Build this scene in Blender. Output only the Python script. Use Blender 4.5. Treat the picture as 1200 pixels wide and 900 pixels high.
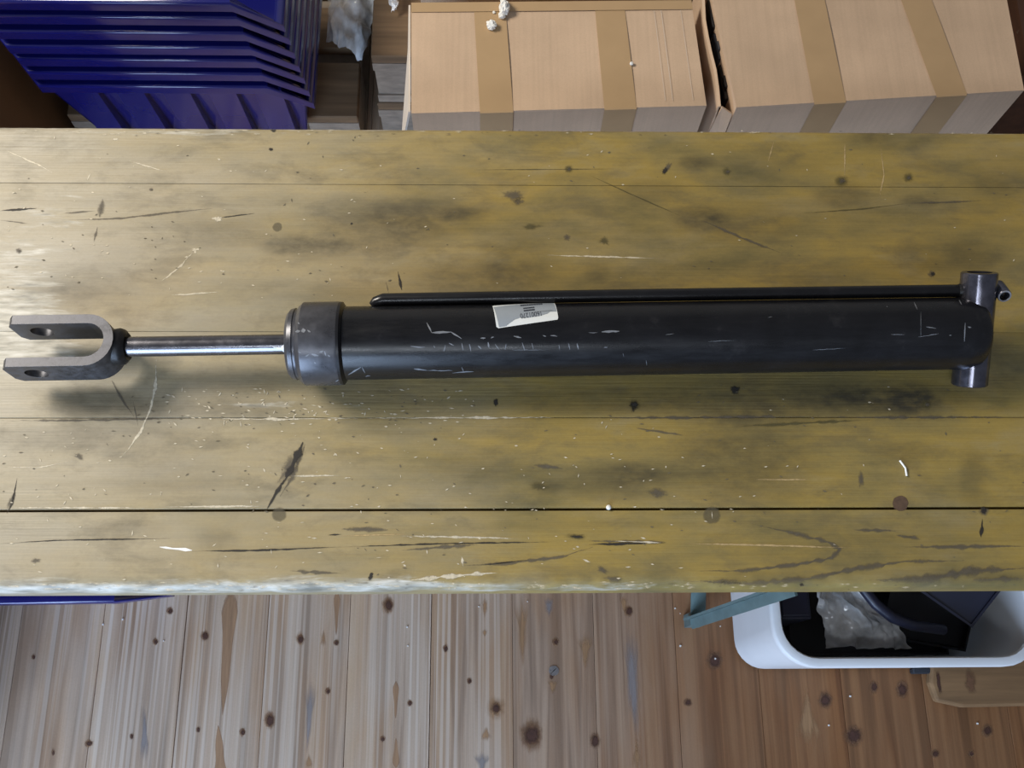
import bpy, bmesh, math, random
import numpy as np
from mathutils import Vector, Matrix, noise
random.seed(7)
scene = bpy.context.scene
for o in list(bpy.data.objects):
    bpy.data.objects.remove(o)
COL = scene.collection
R = math.radians

# ------------------------------------------------------------------ camera
TZ = 0.80                      # height of the bench top
FPX = 1150.0                   # focal length in pixels of a 1200 x 900 frame
CAM = Vector((0, 0, TZ + 1.025))
FW = Vector((math.tan(R(1.4)), math.tan(R(18.5)), -1)).normalized()
RT = (Vector((1, 0, 0)) - FW * FW.x).normalized()
UP = RT.cross(FW).normalized()
cd = bpy.data.cameras.new('camera')
cd.sensor_width = 36.0
cd.lens = FPX / 1200.0 * 36.0
cd.clip_start = 0.02
co = bpy.data.objects.new('camera', cd)
COL.objects.link(co)
co.matrix_world = Matrix(((RT.x, UP.x, -FW.x, CAM.x), (RT.y, UP.y, -FW.y, CAM.y), (RT.z, UP.z, -FW.z, CAM.z), (0, 0, 0, 1)))
scene.camera = co

# ------------------------------------------------------------------ light
def area(name, loc, target, sx, sy, power, color):
    l = bpy.data.lights.new(name, 'AREA')
    l.shape = 'RECTANGLE'; l.size = sx; l.size_y = sy
    l.energy = power; l.color = color
    o = bpy.data.objects.new(name, l)
    COL.objects.link(o)
    o.location = loc
    o.rotation_euler = (Vector(target) - Vector(loc)).to_track_quat('-Z', 'Y').to_euler()
    return o
w = bpy.data.worlds.new('world'); scene.world = w
w.use_nodes = True
w.node_tree.nodes['Background'].inputs[0].default_value = (0.80, 0.84, 0.95, 1)
w.node_tree.nodes['Background'].inputs[1].default_value = 0.18
area('ceiling_lamp_light', (-1.85, 1.25, 2.5), (-0.3, 0.5, TZ), 1.0, 0.7, 70, (1.0, 0.93, 0.82))
area('window_daylight', (-1.25, -2.3, 1.3), (-0.35, 0.4, 0.7), 1.7, 1.9, 122, (0.53, 0.71, 1.0))
area('ceiling_tube_light', (-0.35, -1.35, 2.8), (0.1, 0.4, TZ), 1.2, 0.14, 12, (0.82, 0.90, 1.0))
vs = scene.view_settings
vs.view_transform = 'Standard'; vs.look = 'None'; vs.gamma = 1.0; vs.use_curve_mapping = False
vs.exposure = 0.0

# ------------------------------------------------------------------ helpers
def bp(px, py, z):
    """photo pixel -> the point of the ray at height z"""
    d = FW + RT * ((px - 600) / FPX) - UP * ((py - 450) / FPX)
    t = (z - CAM.z) / d.z
    return CAM + d * t

def bpy_plane(px, py, y):
    d = FW + RT * ((px - 600) / FPX) - UP * ((py - 450) / FPX)
    return CAM + d * (y / d.y)

def lin(c):
    return tuple(((v / 255) / 12.92 if v / 255 <= 0.04045 else ((v / 255 + 0.055) / 1.055) ** 2.4) for v in c)

def tag(o, label=None, cat=None, group=None, kind=None):
    if label: o['label'] = label
    if cat: o['category'] = cat
    if group: o['group'] = group
    if kind: o['kind'] = kind
    return o

def empty(name, loc, rz=0.0):
    o = bpy.data.objects.new(name, None)
    o.empty_display_size = 0.05
    COL.objects.link(o)
    o.location = loc; o.rotation_euler = (0, 0, rz)
    return o

def build(name, verts, faces, mat, parent=None, smooth=False, mats=None, fm=None):
    me = bpy.data.meshes.new(name)
    me.from_pydata([tuple(v) for v in verts], [], faces)
    bm = bmesh.new(); bm.from_mesh(me)
    bmesh.ops.recalc_face_normals(bm, faces=bm.faces)
    bm.to_mesh(me); bm.free()
    me.materials.append(mat)
    if smooth:
        me.polygons.foreach_set('use_smooth', [True] * len(me.polygons))
    o = bpy.data.objects.new(name, me)
    COL.objects.link(o)
    if parent is not None:
        o.parent = parent
    return o

def autosmooth(o, ang=35):
    me = o.data
    me.polygons.foreach_set('use_smooth', [True] * len(me.polygons))
    bm = bmesh.new(); bm.from_mesh(me)
    for e in bm.edges:
        if len(e.link_faces) == 2 and e.calc_face_angle(0) > R(ang):
            e.smooth = False
    bm.to_mesh(me); bm.free()
    return o

class MB:
    """collects shapes for one mesh"""
    def __init__(s): s.v = []; s.f = []
    def add(s, v, f):
        n = len(s.v); s.v += [Vector(p) for p in v]; s.f += [[i + n for i in q] for q in f]
        return s
    def box(s, x0, x1, y0, y1, z0, z1, M=None):
        v = [Vector(p) for p in ((x0, y0, z0), (x1, y0, z0), (x1, y1, z0), (x0, y1, z0), (x0, y0, z1), (x1, y0, z1), (x1, y1, z1), (x0, y1, z1))]
        if M: v = [M @ p for p in v]
        return s.add(v, [[0, 3, 2, 1], [4, 5, 6, 7], [0, 1, 5, 4], [1, 2, 6, 5], [2, 3, 7, 6], [3, 0, 4, 7]])
    def lathe(s, prof, n=48, axis=None, origin=(0, 0, 0), close=False):
        """prof: (along, radius); axis: direction"""
        a = Vector(axis or (1, 0, 0)).normalized()
        u = a.orthogonal().normalized(); w_ = a.cross(u)
        o = Vector(origin)
        v = []
        for (t, r) in prof:
            for k in range(n):
                th = 2 * math.pi * k / n
                v.append(o + a * t + (u * math.cos(th) + w_ * math.sin(th)) * r)
        f = []
        m = len(prof)
        for i in range(m if close else m - 1):
            j = (i + 1) % m
            for k in range(n):
                k2 = (k + 1) % n
                f.append([i * n + k, j * n + k, j * n + k2, i * n + k2])
        if not close:
            if prof[0][1] > 1e-5: f.append([k for k in range(n)][::-1])
            if prof[-1][1] > 1e-5: f.append([(m - 1) * n + k for k in range(n)])
        return s.add(v, f)
    def tube(s, pts, r, n=14):
        pts = [Vector(p) for p in pts]
        rr = r if isinstance(r, (list, tuple)) else [r] * len(pts)
        v = []; f = []
        u = None
        for i, p in enumerate(pts):
            t = (pts[min(i + 1, len(pts) - 1)] - pts[max(i - 1, 0)]).normalized()
            if u is None: u = t.orthogonal().normalized()
            u = (u - t * u.dot(t)).normalized(); b = t.cross(u)
            for k in range(n):
                th = 2 * math.pi * k / n
                v.append(p + (u * math.cos(th) + b * math.sin(th)) * rr[i])
        for i in range(len(pts) - 1):
            for k in range(n):
                k2 = (k + 1) % n
                f.append([i * n + k, (i + 1) * n + k, (i + 1) * n + k2, i * n + k2])
        f.append([k for k in range(n)][::-1]); f.append([(len(pts) - 1) * n + k for k in range(n)])
        return s.add(v, f)
    def build(s, name, mat, parent=None, smooth=None, off=None):
        v = s.v if off is None else [p - Vector(off) for p in s.v]
        o = build(name, v, s.f, mat, parent)
        if smooth: autosmooth(o, smooth)
        return o

def bevel(o, wdt, seg=2):
    m = o.modifiers.new('bevel', 'BEVEL'); m.width = wdt; m.segments = seg; m.limit_method = 'ANGLE'; m.angle_limit = R(40)
    return o

# ------------------------------------------------------------------ materials
def newmat(name):
    m = bpy.data.materials.new(name); m.use_nodes = True
    nt = m.node_tree
    return m, nt, nt.nodes['Principled BSDF']

def N(nt, typ, **kw):
    n = nt.nodes.new(typ)
    for k, v in kw.items():
        if k.startswith('i_'):
            n.inputs[k[2:].replace('_', ' ')].default_value = v
        else:
            setattr(n, k, v)
    return n

def coords(nt, scale=(1, 1, 1), rand=True, kind='Object'):
    tc = N(nt, 'ShaderNodeTexCoord')
    mp = N(nt, 'ShaderNodeMapping')
    mp.inputs['Scale'].default_value = scale
    if rand:
        oi = N(nt, 'ShaderNodeObjectInfo')
        mul = N(nt, 'ShaderNodeMath', operation='MULTIPLY'); mul.inputs[1].default_value = 37.0
        nt.links.new(oi.outputs['Random'], mul.inputs[0])
        add = N(nt, 'ShaderNodeVectorMath', operation='ADD')
        nt.links.new(tc.outputs[kind], add.inputs[0]); nt.links.new(mul.outputs[0], add.inputs[1])
        nt.links.new(add.outputs[0], mp.inputs['Vector'])
    else:
        nt.links.new(tc.outputs[kind], mp.inputs['Vector'])
    return mp.outputs[0]

def ramp(nt, src, stops):
    r = N(nt, 'ShaderNodeValToRGB')
    e = r.color_ramp.elements
    while len(e) < len(stops): e.new(0.5)
    for k, (p, c) in enumerate(stops):
        e[k].position = p
        e[k].color = (*c, 1) if len(c) == 3 else c
    nt.links.new(src, r.inputs[0])
    return r.outputs[0]

def noisetex(nt, vec, scale, detail=4, rough=0.55, dist=0.0):
    n = N(nt, 'ShaderNodeTexNoise')
    n.inputs['Scale'].default_value = scale; n.inputs['Detail'].default_value = detail
    n.inputs['Roughness'].default_value = rough; n.inputs['Distortion'].default_value = dist
    nt.links.new(vec, n.inputs['Vector'])
    return n.outputs['Fac']

def mixc(nt, fac, a, b, mode='MIX'):
    m = N(nt, 'ShaderNodeMix', data_type='RGBA', blend_type=mode)
    for sock, val in ((m.inputs[0], fac), (m.inputs[6], a), (m.inputs[7], b)):
        if isinstance(val, (int, float)): sock.default_value = val
        elif isinstance(val, tuple): sock.default_value = (*val, 1) if len(val) == 3 else val
        else: nt.links.new(val, sock)
    return m.outputs[2]

def bump(nt, bs, h, strength, dist=0.002):
    b = N(nt, 'ShaderNodeBump'); b.inputs['Strength'].default_value = strength; b.inputs['Distance'].default_value = dist
    nt.links.new(h, b.inputs['Height']); nt.links.new(b.outputs[0], bs.inputs['Normal'])

def simple(name, c, rough=0.5, metal=0.0, var=0.15, scale=30, stretch=(1, 1, 1), bmp=0.0, spec=0.5, coat=0.0):
    m, nt, bs = newmat(name)
    vec = coords(nt, stretch)
    n = noisetex(nt, vec, scale, 5)
    c = lin(c)
    nt.links.new(ramp(nt, n, [(0.25, tuple(v * (1 - var) for v in c)), (0.75, tuple(min(1, v * (1 + var)) for v in c))]), bs.inputs['Base Color'])
    bs.inputs['Roughness'].default_value = rough; bs.inputs['Metallic'].default_value = metal
    bs.inputs['Specular IOR Level'].default_value = spec
    bs.inputs['Coat Weight'].default_value = coat
    if bmp: bump(nt, bs, n, bmp)
    return m

def m_bench():
    m, nt, bs = newmat('worn_olive_painted_wood')
    vec = coords(nt, (1, 1, 1), rand=False)
    st = coords(nt, (2.2, 60, 20), rand=False)
    st2 = coords(nt, (6, 300, 20), rand=False)
    patch = noisetex(nt, coords(nt, (1, 2.4, 1), rand=False), 6.5, 6, 0.6)
    fine = noisetex(nt, vec, 260, 3, 0.7)
    grain = noisetex(nt, st, 1.0, 6, 0.65, 0.8)
    grain2 = noisetex(nt, st2, 1.0, 3, 0.6)
    base = ramp(nt, patch, [(0.28, lin((112, 102, 66))), (0.45, lin((144, 126, 74))), (0.58, lin((160, 136, 70))), (0.75, lin((158, 142, 98)))])
    g = ramp(nt, grain, [(0.3, (0.80, 0.80, 0.80)), (0.55, (1, 1, 1)), (0.75, (1.0, 0.98, 0.92))])
    c = mixc(nt, 0.55, base, g, 'MULTIPLY')
    g2 = ramp(nt, grain2, [(0.3, (0.86, 0.86, 0.86)), (0.6, (1, 1, 1))])
    c = mixc(nt, 0.5, c, g2, 'MULTIPLY')
    f2 = ramp(nt, fine, [(0.30, (0.88, 0.88, 0.88)), (0.65, (1.0, 1.0, 1.0))])
    c = mixc(nt, 0.6, c, f2, 'MULTIPLY')
    # paint rubbed thin to greyish wood, with the brighter left lighting painted in
    ab = N(nt, 'ShaderNodeAttribute', attribute_name='thin')
    tn = noisetex(nt, coords(nt, (3, 9, 3), rand=False), 1.6, 6, 0.65, 0.3)
    tm = N(nt, 'ShaderNodeMath', operation='MULTIPLY_ADD'); nt.links.new(tn, tm.inputs[0]); tm.inputs[1].default_value = 0.9; tm.inputs[2].default_value = -0.45
    ta = N(nt, 'ShaderNodeMath', operation='ADD', use_clamp=True); nt.links.new(tm.outputs[0], ta.inputs[0]); nt.links.new(ab.outputs['Fac'], ta.inputs[1])
    ts = N(nt, 'ShaderNodeMath', operation='MULTIPLY'); nt.links.new(ta.outputs[0], ts.inputs[0]); ts.inputs[1].default_value = 0.85
    tcol = mixc(nt, 0.7, lin((176, 166, 146)), g, 'MULTIPLY')
    tcol = mixc(nt, 0.5, tcol, f2, 'MULTIPLY')
    c = mixc(nt, ts.outputs[0], c, tcol)
    # ingrained dirt, everywhere in irregular smudges
    d1 = noisetex(nt, coords(nt, (1, 2.2, 1), rand=False), 13, 7, 0.68, 0.25)
    dm = ramp(nt, d1, [(0.50, (0, 0, 0)), (0.66, (0.42, 0.42, 0.42))])
    c = mixc(nt, dm, c, lin((94, 86, 66)))
    # dark soft grime and painted cylinder shadow, per-vertex amount broken up by noise
    at = N(nt, 'ShaderNodeAttribute', attribute_name='grime_shadow')
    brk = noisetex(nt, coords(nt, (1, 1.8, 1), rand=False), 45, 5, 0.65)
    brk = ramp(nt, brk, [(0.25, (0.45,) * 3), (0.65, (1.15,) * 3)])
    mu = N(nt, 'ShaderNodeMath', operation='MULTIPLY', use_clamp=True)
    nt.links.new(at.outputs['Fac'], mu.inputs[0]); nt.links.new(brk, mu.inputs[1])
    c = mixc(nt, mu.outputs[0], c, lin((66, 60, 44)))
    # pale rubbed areas where paint is gone, plus painted sheen at the left
    aw = N(nt, 'ShaderNodeAttribute', attribute_name='wear_sheen')
    wn = noisetex(nt, coords(nt, (9, 70, 20), rand=False), 1.0, 6, 0.7, 0.3)
    ad = N(nt, 'ShaderNodeMath', operation='ADD'); nt.links.new(aw.outputs['Fac'], ad.inputs[0]); nt.links.new(wn, ad.inputs[1])
    wm = ramp(nt, ad.outputs[0], [(0.86, (0, 0, 0)), (1.02, (1, 1, 1))])
    wc = ramp(nt, noisetex(nt, coords(nt, (30, 160, 60), rand=False), 1.0, 4), [(0.3, lin((120, 118, 108))), (0.5, lin((182, 176, 160))), (0.7, lin((222, 217, 204)))])
    sc = N(nt, 'ShaderNodeMath', operation='MULTIPLY'); nt.links.new(wm, sc.inputs[0]); sc.inputs[1].default_value = 0.8
    c = mixc(nt, sc.outputs[0], c, wc)
    nt.links.new(c, bs.inputs['Base Color'])
    nt.links.new(ramp(nt, patch, [(0.3, (0.42,) * 3), (0.7, (0.58,) * 3)]), bs.inputs['Roughness'])
    hm = N(nt, 'ShaderNodeMath', operation='ADD'); nt.links.new(grain, hm.inputs[0]); nt.links.new(grain2, hm.inputs[1])
    bump(nt, bs, hm.outputs[0], 0.28, 0.0015)
    return m

def m_floor():
    m, nt, bs = newmat('worn_pine_floor_board')
    v0 = coords(nt, (1, 1, 1))
    oi = N(nt, 'ShaderNodeObjectInfo')
    wrp = noisetex(nt, coords(nt, (9, 1.6, 1)), 1.0, 3, 0.5)
    g1 = noisetex(nt, coords(nt, (44, 1.3, 1)), 1.0, 3, 0.5, 1.1)
    g2 = noisetex(nt, coords(nt, (260, 2.0, 1)), 1.0, 3, 0.6)
    patch = noisetex(nt, coords(nt, (11, 2.6, 1)), 1.0, 4, 0.55, 0.2)
    spk = noisetex(nt, v0, 330, 3, 0.6)
    grey = ramp(nt, g1, [(0.34, lin((168, 146, 126))), (0.48, lin((194, 170, 148))), (0.64, lin((210, 188, 166)))])
    raw = ramp(nt, g1, [(0.34, lin((164, 130, 100))), (0.5, lin((190, 154, 120))), (0.66, lin((204, 172, 138)))])
    pm = ramp(nt, patch, [(0.44, (0, 0, 0)), (0.62, (0.8, 0.8, 0.8))])
    # browner towards the right, mostly weaker daylight painted into the boards
    tc = N(nt, 'ShaderNodeTexCoord'); sx = N(nt, 'ShaderNodeSeparateXYZ'); nt.links.new(tc.outputs['Object'], sx.inputs[0])
    c = mixc(nt, pm, grey, raw)
    c = mixc(nt, 0.5, c, ramp(nt, g2, [(0.3, (0.78,) * 3), (0.6, (1.0,) * 3)]), 'MULTIPLY')
    c = mixc(nt, 0.5, c, ramp(nt, wrp, [(0.3, (0.78, 0.76, 0.76)), (0.6, (1.0,) * 3)]), 'MULTIPLY')
    c = mixc(nt, 0.4, c, ramp(nt, spk, [(0.3, (0.85,) * 3), (0.6, (1.0,) * 3)]), 'MULTIPLY')
    g3 = noisetex(nt, coords(nt, (170, 0.8, 1)), 1.0, 2, 0.45, 0.7)
    sm_ = noisetex(nt, coords(nt, (7, 0.8, 1)), 1.0, 2)
    sp = N(nt, 'ShaderNodeMath', operation='MULTIPLY')
    nt.links.new(ramp(nt, g3, [(0.5, (0, 0, 0)), (0.6, (1, 1, 1))]), sp.inputs[0]); nt.links.new(ramp(nt, sm_, [(0.42, (0.0,) * 3), (0.60, (0.55,) * 3)]), sp.inputs[1])
    at = N(nt, 'ShaderNodeAttribute', attribute_name='bare_shade')
    inv = N(nt, 'ShaderNodeMath', operation='SUBTRACT', use_clamp=True); inv.inputs[0].default_value = 1.0; nt.links.new(at.outputs['Fac'], inv.inputs[1])
    sp2 = N(nt, 'ShaderNodeMath', operation='MULTIPLY'); nt.links.new(sp.outputs[0], sp2.inputs[0]); nt.links.new(inv.outputs[0], sp2.inputs[1])
    c = mixc(nt, sp2.outputs[0], c, lin((228, 214, 198)))
    c = mixc(nt, at.outputs['Fac'], c, mixc(nt, 1.0, c, lin((184, 144, 100)), 'MULTIPLY'))
    nt.links.new(c, bs.inputs['Base Color'])
    bs.inputs['Roughness'].default_value = 0.55
    bump(nt, bs, g2, 0.25, 0.0015)
    return m

def m_card(name, c):
    m, nt, bs = newmat(name)
    n1 = noisetex(nt, coords(nt, (1, 1, 1)), 9, 4)
    n2 = noisetex(nt, coords(nt, (160, 4, 4)), 1.0, 2)
    n3 = noisetex(nt, coords(nt, (1, 1, 1)), 420, 2)
    c = lin(c)
    a = ramp(nt, n1, [(0.3, tuple(v * 0.9 for v in c)), (0.7, tuple(min(1, v * 1.07) for v in c))])
    a = mixc(nt, 0.5, a, ramp(nt, n2, [(0.3, (0.88,) * 3), (0.6, (1,) * 3)]), 'MULTIPLY')
    a = mixc(nt, 0.5, a, ramp(nt, n3, [(0.3, (0.9,) * 3), (0.6, (1,) * 3)]), 'MULTIPLY')
    nt.links.new(a, bs.inputs['Base Color'])
    bs.inputs['Roughness'].default_value = 0.8
    bs.inputs['Specular IOR Level'].default_value = 0.2
    bump(nt, bs, n2, 0.08, 0.001)
    return m

def m_black_paint():
    m, nt, bs = newmat('worn_black_gloss_paint')
    n1 = noisetex(nt, coords(nt, (1, 1, 1), rand=False), 26, 6, 0.65)
    n2 = noisetex(nt, coords(nt, (14, 90, 90), rand=False), 1.0, 5, 0.7)
    c = ramp(nt, n1, [(0.3, lin((11, 11, 13))), (0.6, lin((18, 18, 21))), (0.8, lin((42, 41, 42)))])
    nt.links.new(c, bs.inputs['Base Color'])
    r = ramp(nt, n2, [(0.3, (0.20,) * 3), (0.7, (0.40,) * 3)])
    nt.links.new(r, bs.inputs['Roughness'])
    bump(nt, bs, n1, 0.05, 0.001)
    return m

def m_steel(name, c, rough, metal=0.9, var=0.35, scale=60):
    m, nt, bs = newmat(name)
    n1 = noisetex(nt, coords(nt, (1, 1, 1), rand=False), scale, 6, 0.7)
    c = lin(c)
    nt.links.new(ramp(nt, n1, [(0.3, tuple(v * (1 - var) for v in c)), (0.7, tuple(min(1, v * (1 + var)) for v in c))]), bs.inputs['Base Color'])
    nt.links.new(ramp(nt, n1, [(0.3, (rough * 0.75,) * 3), (0.7, (rough * 1.25,) * 3)]), bs.inputs['Roughness'])
    bs.inputs['Metallic'].default_value = metal
    bump(nt, bs, n1, 0.12, 0.0008)
    return m

def m_film():
    m, nt, bs = newmat('clear_plastic_film')
    n = noisetex(nt, coords(nt), 25, 4)
    nt.links.new(ramp(nt, n, [(0.3, (0.78, 0.78, 0.77)), (0.7, (0.95, 0.96, 0.97))]), bs.inputs['Base Color'])
    bs.inputs['Roughness'].default_value = 0.06
    bs.inputs['Coat Weight'].default_value = 0.6; bs.inputs['Coat Roughness'].default_value = 0.05
    tr = N(nt, 'ShaderNodeBsdfTransparent')
    mx = N(nt, 'ShaderNodeMixShader')
    nt.links.new(ramp(nt, n, [(0.3, (0.35,) * 3), (0.7, (0.75,) * 3)]), mx.inputs[0])
    out = nt.nodes['Material Output']
    nt.links.new(tr.outputs[0], mx.inputs[1]); nt.links.new(bs.outputs[0], mx.inputs[2]); nt.links.new(mx.outputs[0], out.inputs[0])
    return m

M = {}
M['bench'] = m_bench()
M['floor'] = m_floor()
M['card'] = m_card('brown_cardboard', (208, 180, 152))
M['card_pale'] = m_card('pale_cardboard', (214, 204, 192))
M['tape'] = simple('brown_packing_tape', (184, 154, 116), 0.35, 0, 0.05, 20)
M['black'] = m_black_paint()
M['collar'] = m_steel('scuffed_dark_collar', (84, 84, 88), 0.32, 0.5, 0.35, 40)
M['forged'] = m_steel('forged_dark_steel', (88, 88, 92), 0.45, 0.7, 0.45, 110)
M['chrome'] = m_steel('polished_rod_steel', (116, 115, 120), 0.26, 0.95, 0.2, 40)
M['pin'] = m_steel('dark_polished_tube_steel', (96, 95, 104), 0.17, 0.85, 0.5, 45)
M['weld'] = m_steel('dark_weld_bead', (28, 27, 28), 0.45, 0.3, 0.4, 200)
M['bright'] = m_steel('bare_cut_steel', (190, 190, 195), 0.3, 0.9, 0.2, 90)
M['sticker'] = simple('white_sticker_glare', (226, 230, 230), 0.35, 0, 0.04, 40)
M['print_grey'] = simple('grey_printed_film', (150, 158, 166), 0.3, 0, 0.06, 40)
M['ink'] = simple('dark_ink', (52, 56, 66), 0.5, 0, 0.1, 100)
M['scratch'] = simple('bare_metal_scratch', (122, 124, 128), 0.5, 0.2, 0.2, 200)
M['blue'] = simple('blue_bin_plastic', (20, 23, 98), 0.15, 0, 0.12, 12, spec=0.8)
M['white_pl'] = simple('white_bin_plastic', (226, 226, 226), 0.45, 0, 0.04, 10)
M['black_pl'] = simple('black_plastic', (20, 20, 24), 0.35, 0, 0.2, 20)
M['navy_pl'] = simple('dark_navy_plastic', (32, 34, 52), 0.4, 0, 0.2, 20)
M['film'] = m_film()
M['foam'] = simple('white_foam', (238, 236, 230), 0.8, 0, 0.05, 120, bmp=0.4)
M['pallet'] = simple('raw_pallet_wood', (112, 90, 66), 0.8, 0, 0.35, 1.0, (5, 70, 60), 0.3)
M['pallet_end'] = simple('pallet_block_wood', (140, 128, 114), 0.85, 0, 0.3, 1.0, (30, 30, 70), 0.3)
M['darkwood'] = simple('dark_stained_wood', (66, 40, 24), 0.6, 0, 0.3, 1.0, (50, 4, 50), 0.3)
M['leg'] = simple('bench_leg_wood', (128, 106, 66), 0.7, 0, 0.3, 1.0, (60, 60, 5), 0.3)
M['teal'] = simple('teal_painted_steel', (96, 118, 118), 0.45, 0, 0.2, 40)
M['offcut'] = simple('wood_offcut', (138, 106, 72), 0.75, 0, 0.3, 1.0, (6, 60, 60), 0.3)
M['rubber'] = simple('dark_grey_rubber', (44, 46, 52), 0.7, 0, 0.2, 30)
# marks on the bench and floor
def deco(name, c, lo, hi, op=1.0, scale=220, amt=0.5, stretch=(1, 1, 1), rough=0.7):
    m, nt, bs = newmat(name)
    n = noisetex(nt, coords(nt, stretch, rand=False), scale, 4, 0.65)
    c = lin(c)
    nt.links.new(ramp(nt, n, [(0.3, tuple(v * 0.75 for v in c)), (0.7, tuple(min(1, v * 1.2) for v in c))]), bs.inputs['Base Color'])
    bs.inputs['Roughness'].default_value = rough
    at = N(nt, 'ShaderNodeAttribute', attribute_name='fade')
    m1 = N(nt, 'ShaderNodeMath', operation='MULTIPLY_ADD'); nt.links.new(n, m1.inputs[0]); m1.inputs[1].default_value = amt * 2; m1.inputs[2].default_value = -amt
    m2 = N(nt, 'ShaderNodeMath', operation='ADD'); nt.links.new(m1.outputs[0], m2.inputs[0]); nt.links.new(at.outputs['Fac'], m2.inputs[1])
    mr = N(nt, 'ShaderNodeMapRange'); mr.interpolation_type = 'SMOOTHSTEP'
    mr.inputs['From Min'].default_value = lo; mr.inputs['From Max'].default_value = hi; mr.inputs['To Max'].default_value = op
    nt.links.new(m2.outputs[0], mr.inputs['Value'])
    tr = N(nt, 'ShaderNodeBsdfTransparent'); mx = N(nt, 'ShaderNodeMixShader')
    nt.links.new(mr.outputs[0], mx.inputs[0]); nt.links.new(tr.outputs[0], mx.inputs[1]); nt.links.new(bs.outputs[0], mx.inputs[2])
    nt.links.new(mx.outputs[0], nt.nodes['Material Output'].inputs[0])
    return m
M['mk_dark'] = deco('dark_gouge', (44, 39, 33), 0.05, 0.55, 0.92)
M['mk_grey'] = deco('grey_bare_wood_mark', (96, 88, 76), 0.05, 0.8, 0.65)
M['mk_pale'] = deco('pale_splinter_mark', (216, 204, 178), 0.1, 0.6, 0.85)
M['mk_tan'] = deco('tan_scratch_mark', (190, 164, 116), 0.1, 0.6, 0.85)
M['mk_white'] = simple('white_paint_fleck', (240, 238, 232), 0.6, 0, 0.04, 300)
M['fleck_pale'] = simple('pale_chip', (206, 194, 168), 0.7, 0, 0.2, 300)
M['fleck_dark'] = simple('dark_chip', (104, 95, 76), 0.7, 0, 0.25, 300)
M['mk_brown'] = deco('rusty_nail_head', (98, 76, 60), -0.1, 0.12, 0.85, 200, 0.12)
M['mk_head'] = deco('grey_nail_head', (100, 92, 72), -0.1, 0.25, 0.5, 200, 0.12)
M['mk_olive'] = deco('dark_olive_stain', (88, 80, 48), 0.0, 0.95, 0.75, 120)
M['knot_dark'] = deco('dark_knot', (82, 52, 40), 0.0, 0.6, 0.95, 160, 0.3)
M['knot_mid'] = deco('brown_knot_ring', (128, 92, 66), 0.0, 0.7, 0.85, 130, 0.3)
M['knot_halo'] = deco('orange_bare_pine', (178, 138, 98), 0.05, 0.8, 0.7, 1.0, 0.5, (150, 10, 1))
M['streak'] = deco('bare_orange_streak', (174, 136, 102), -0.1, 0.16, 0.85, 1.0, 0.12, (150, 10, 1))
M['grain_dark'] = deco('dark_growth_line', (108, 94, 86), 0.1, 0.7, 0.7, 100)
M['bluegrey'] = deco('blue_grey_floor_wear', (150, 145, 146), 0.05, 0.8, 0.6, 1.0, 0.5, (150, 10, 1))
M['seam'] = simple('dark_joint_filler', (30, 26, 22), 0.9, 0, 0.2, 60)

# ------------------------------------------------------------------ floor
wl = build('wall_back', *(lambda b: (b.v, b.f))(MB().box(-2.2, 2.2, 3.0, 3.08, -0.06, 2.7)), simple('plain_plaster', (186, 180, 170), 0.9, 0, 0.05, 6))
tag(wl, kind='structure')
fl = build('floor', *(lambda b: (b.v, b.f))(MB().box(-2.2, 2.2, -1.0, 3.0, -0.06, -0.021)), M['seam'])
tag(fl, kind='structure')
PW = (bp(601, 800, 0) - bp(504, 800, 0)).x
PX0 = bp(504, 800, 0).x
floor_planks = []
for k in range(-12, 13):
    sg = {0: 0.0009, -3: 0.0008, 1: 0.0003, -1: 0.0004}.get(k, 0.0003)
    x0 = PX0 + k * PW + sg; x1 = PX0 + (k + 1) * PW - 0.0003
    if x1 > 2.15 or x0 < -2.15: continue
    ys = np.linspace(-0.95, 2.95, 40)
    prof = [(x0, -0.02), (x0, -0.0006), (x0 + 0.0006, 0), ((x0 + x1) / 2, 0), (x1 - 0.0006, 0), (x1, -0.0006), (x1, -0.02)]
    cx = (x0 + x1) / 2
    v = []; f = []
    n = len(prof)
    for y in ys:
        v += [(px - cx, y, z) for (px, z) in prof]
    for i in range(len(ys) - 1):
        for j in range(n):
            j2 = (j + 1) % n
            f.append([i * n + j, i * n + j2, (i + 1) * n + j2, (i + 1) * n + j])
    f.append(list(range(n))); f.append([(len(ys) - 1) * n + j for j in range(n)][::-1])
    o = build('floor_plank', v, f, M['floor'], fl)
    o.location = (cx, 0, 0)
    at = o.data.attributes.new('bare_shade', 'FLOAT', 'POINT')
    for i, vv in enumerate(o.data.vertices):
        X = vv.co.x + cx
        a = min(1, max(0, (X + 0.12) / 0.55)) * 0.95 + 0.12 * noise.noise(Vector((X * 5, vv.co.y * 4, 1)))  # darker brown painted in where daylight fades to the right
        at.data[i].value = min(1, max(0, a))
    floor_planks.append((x0, x1, o))

def flat_blob(cx, cy, rx, ry, ang=0, z=0.0, n=18, jag=0.15, seed=0, pix=True):
    """outline of a mark in world coordinates (pixels given)"""
    rnd = random.Random(seed * 7919 + int(cx * 13 + cy * 31))
    pts = []
    for k in range(n):
        th = 2 * math.pi * k / n
        q = 1 + rnd.uniform(-jag, jag)
        a = rx * math.cos(th) * q; b = ry * math.sin(th) * q
        pts.append((cx + a * math.cos(ang) - b * math.sin(ang), cy + a * math.sin(ang) + b * math.cos(ang)))
    return [bp(p[0], p[1], z) for p in pts]

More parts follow.
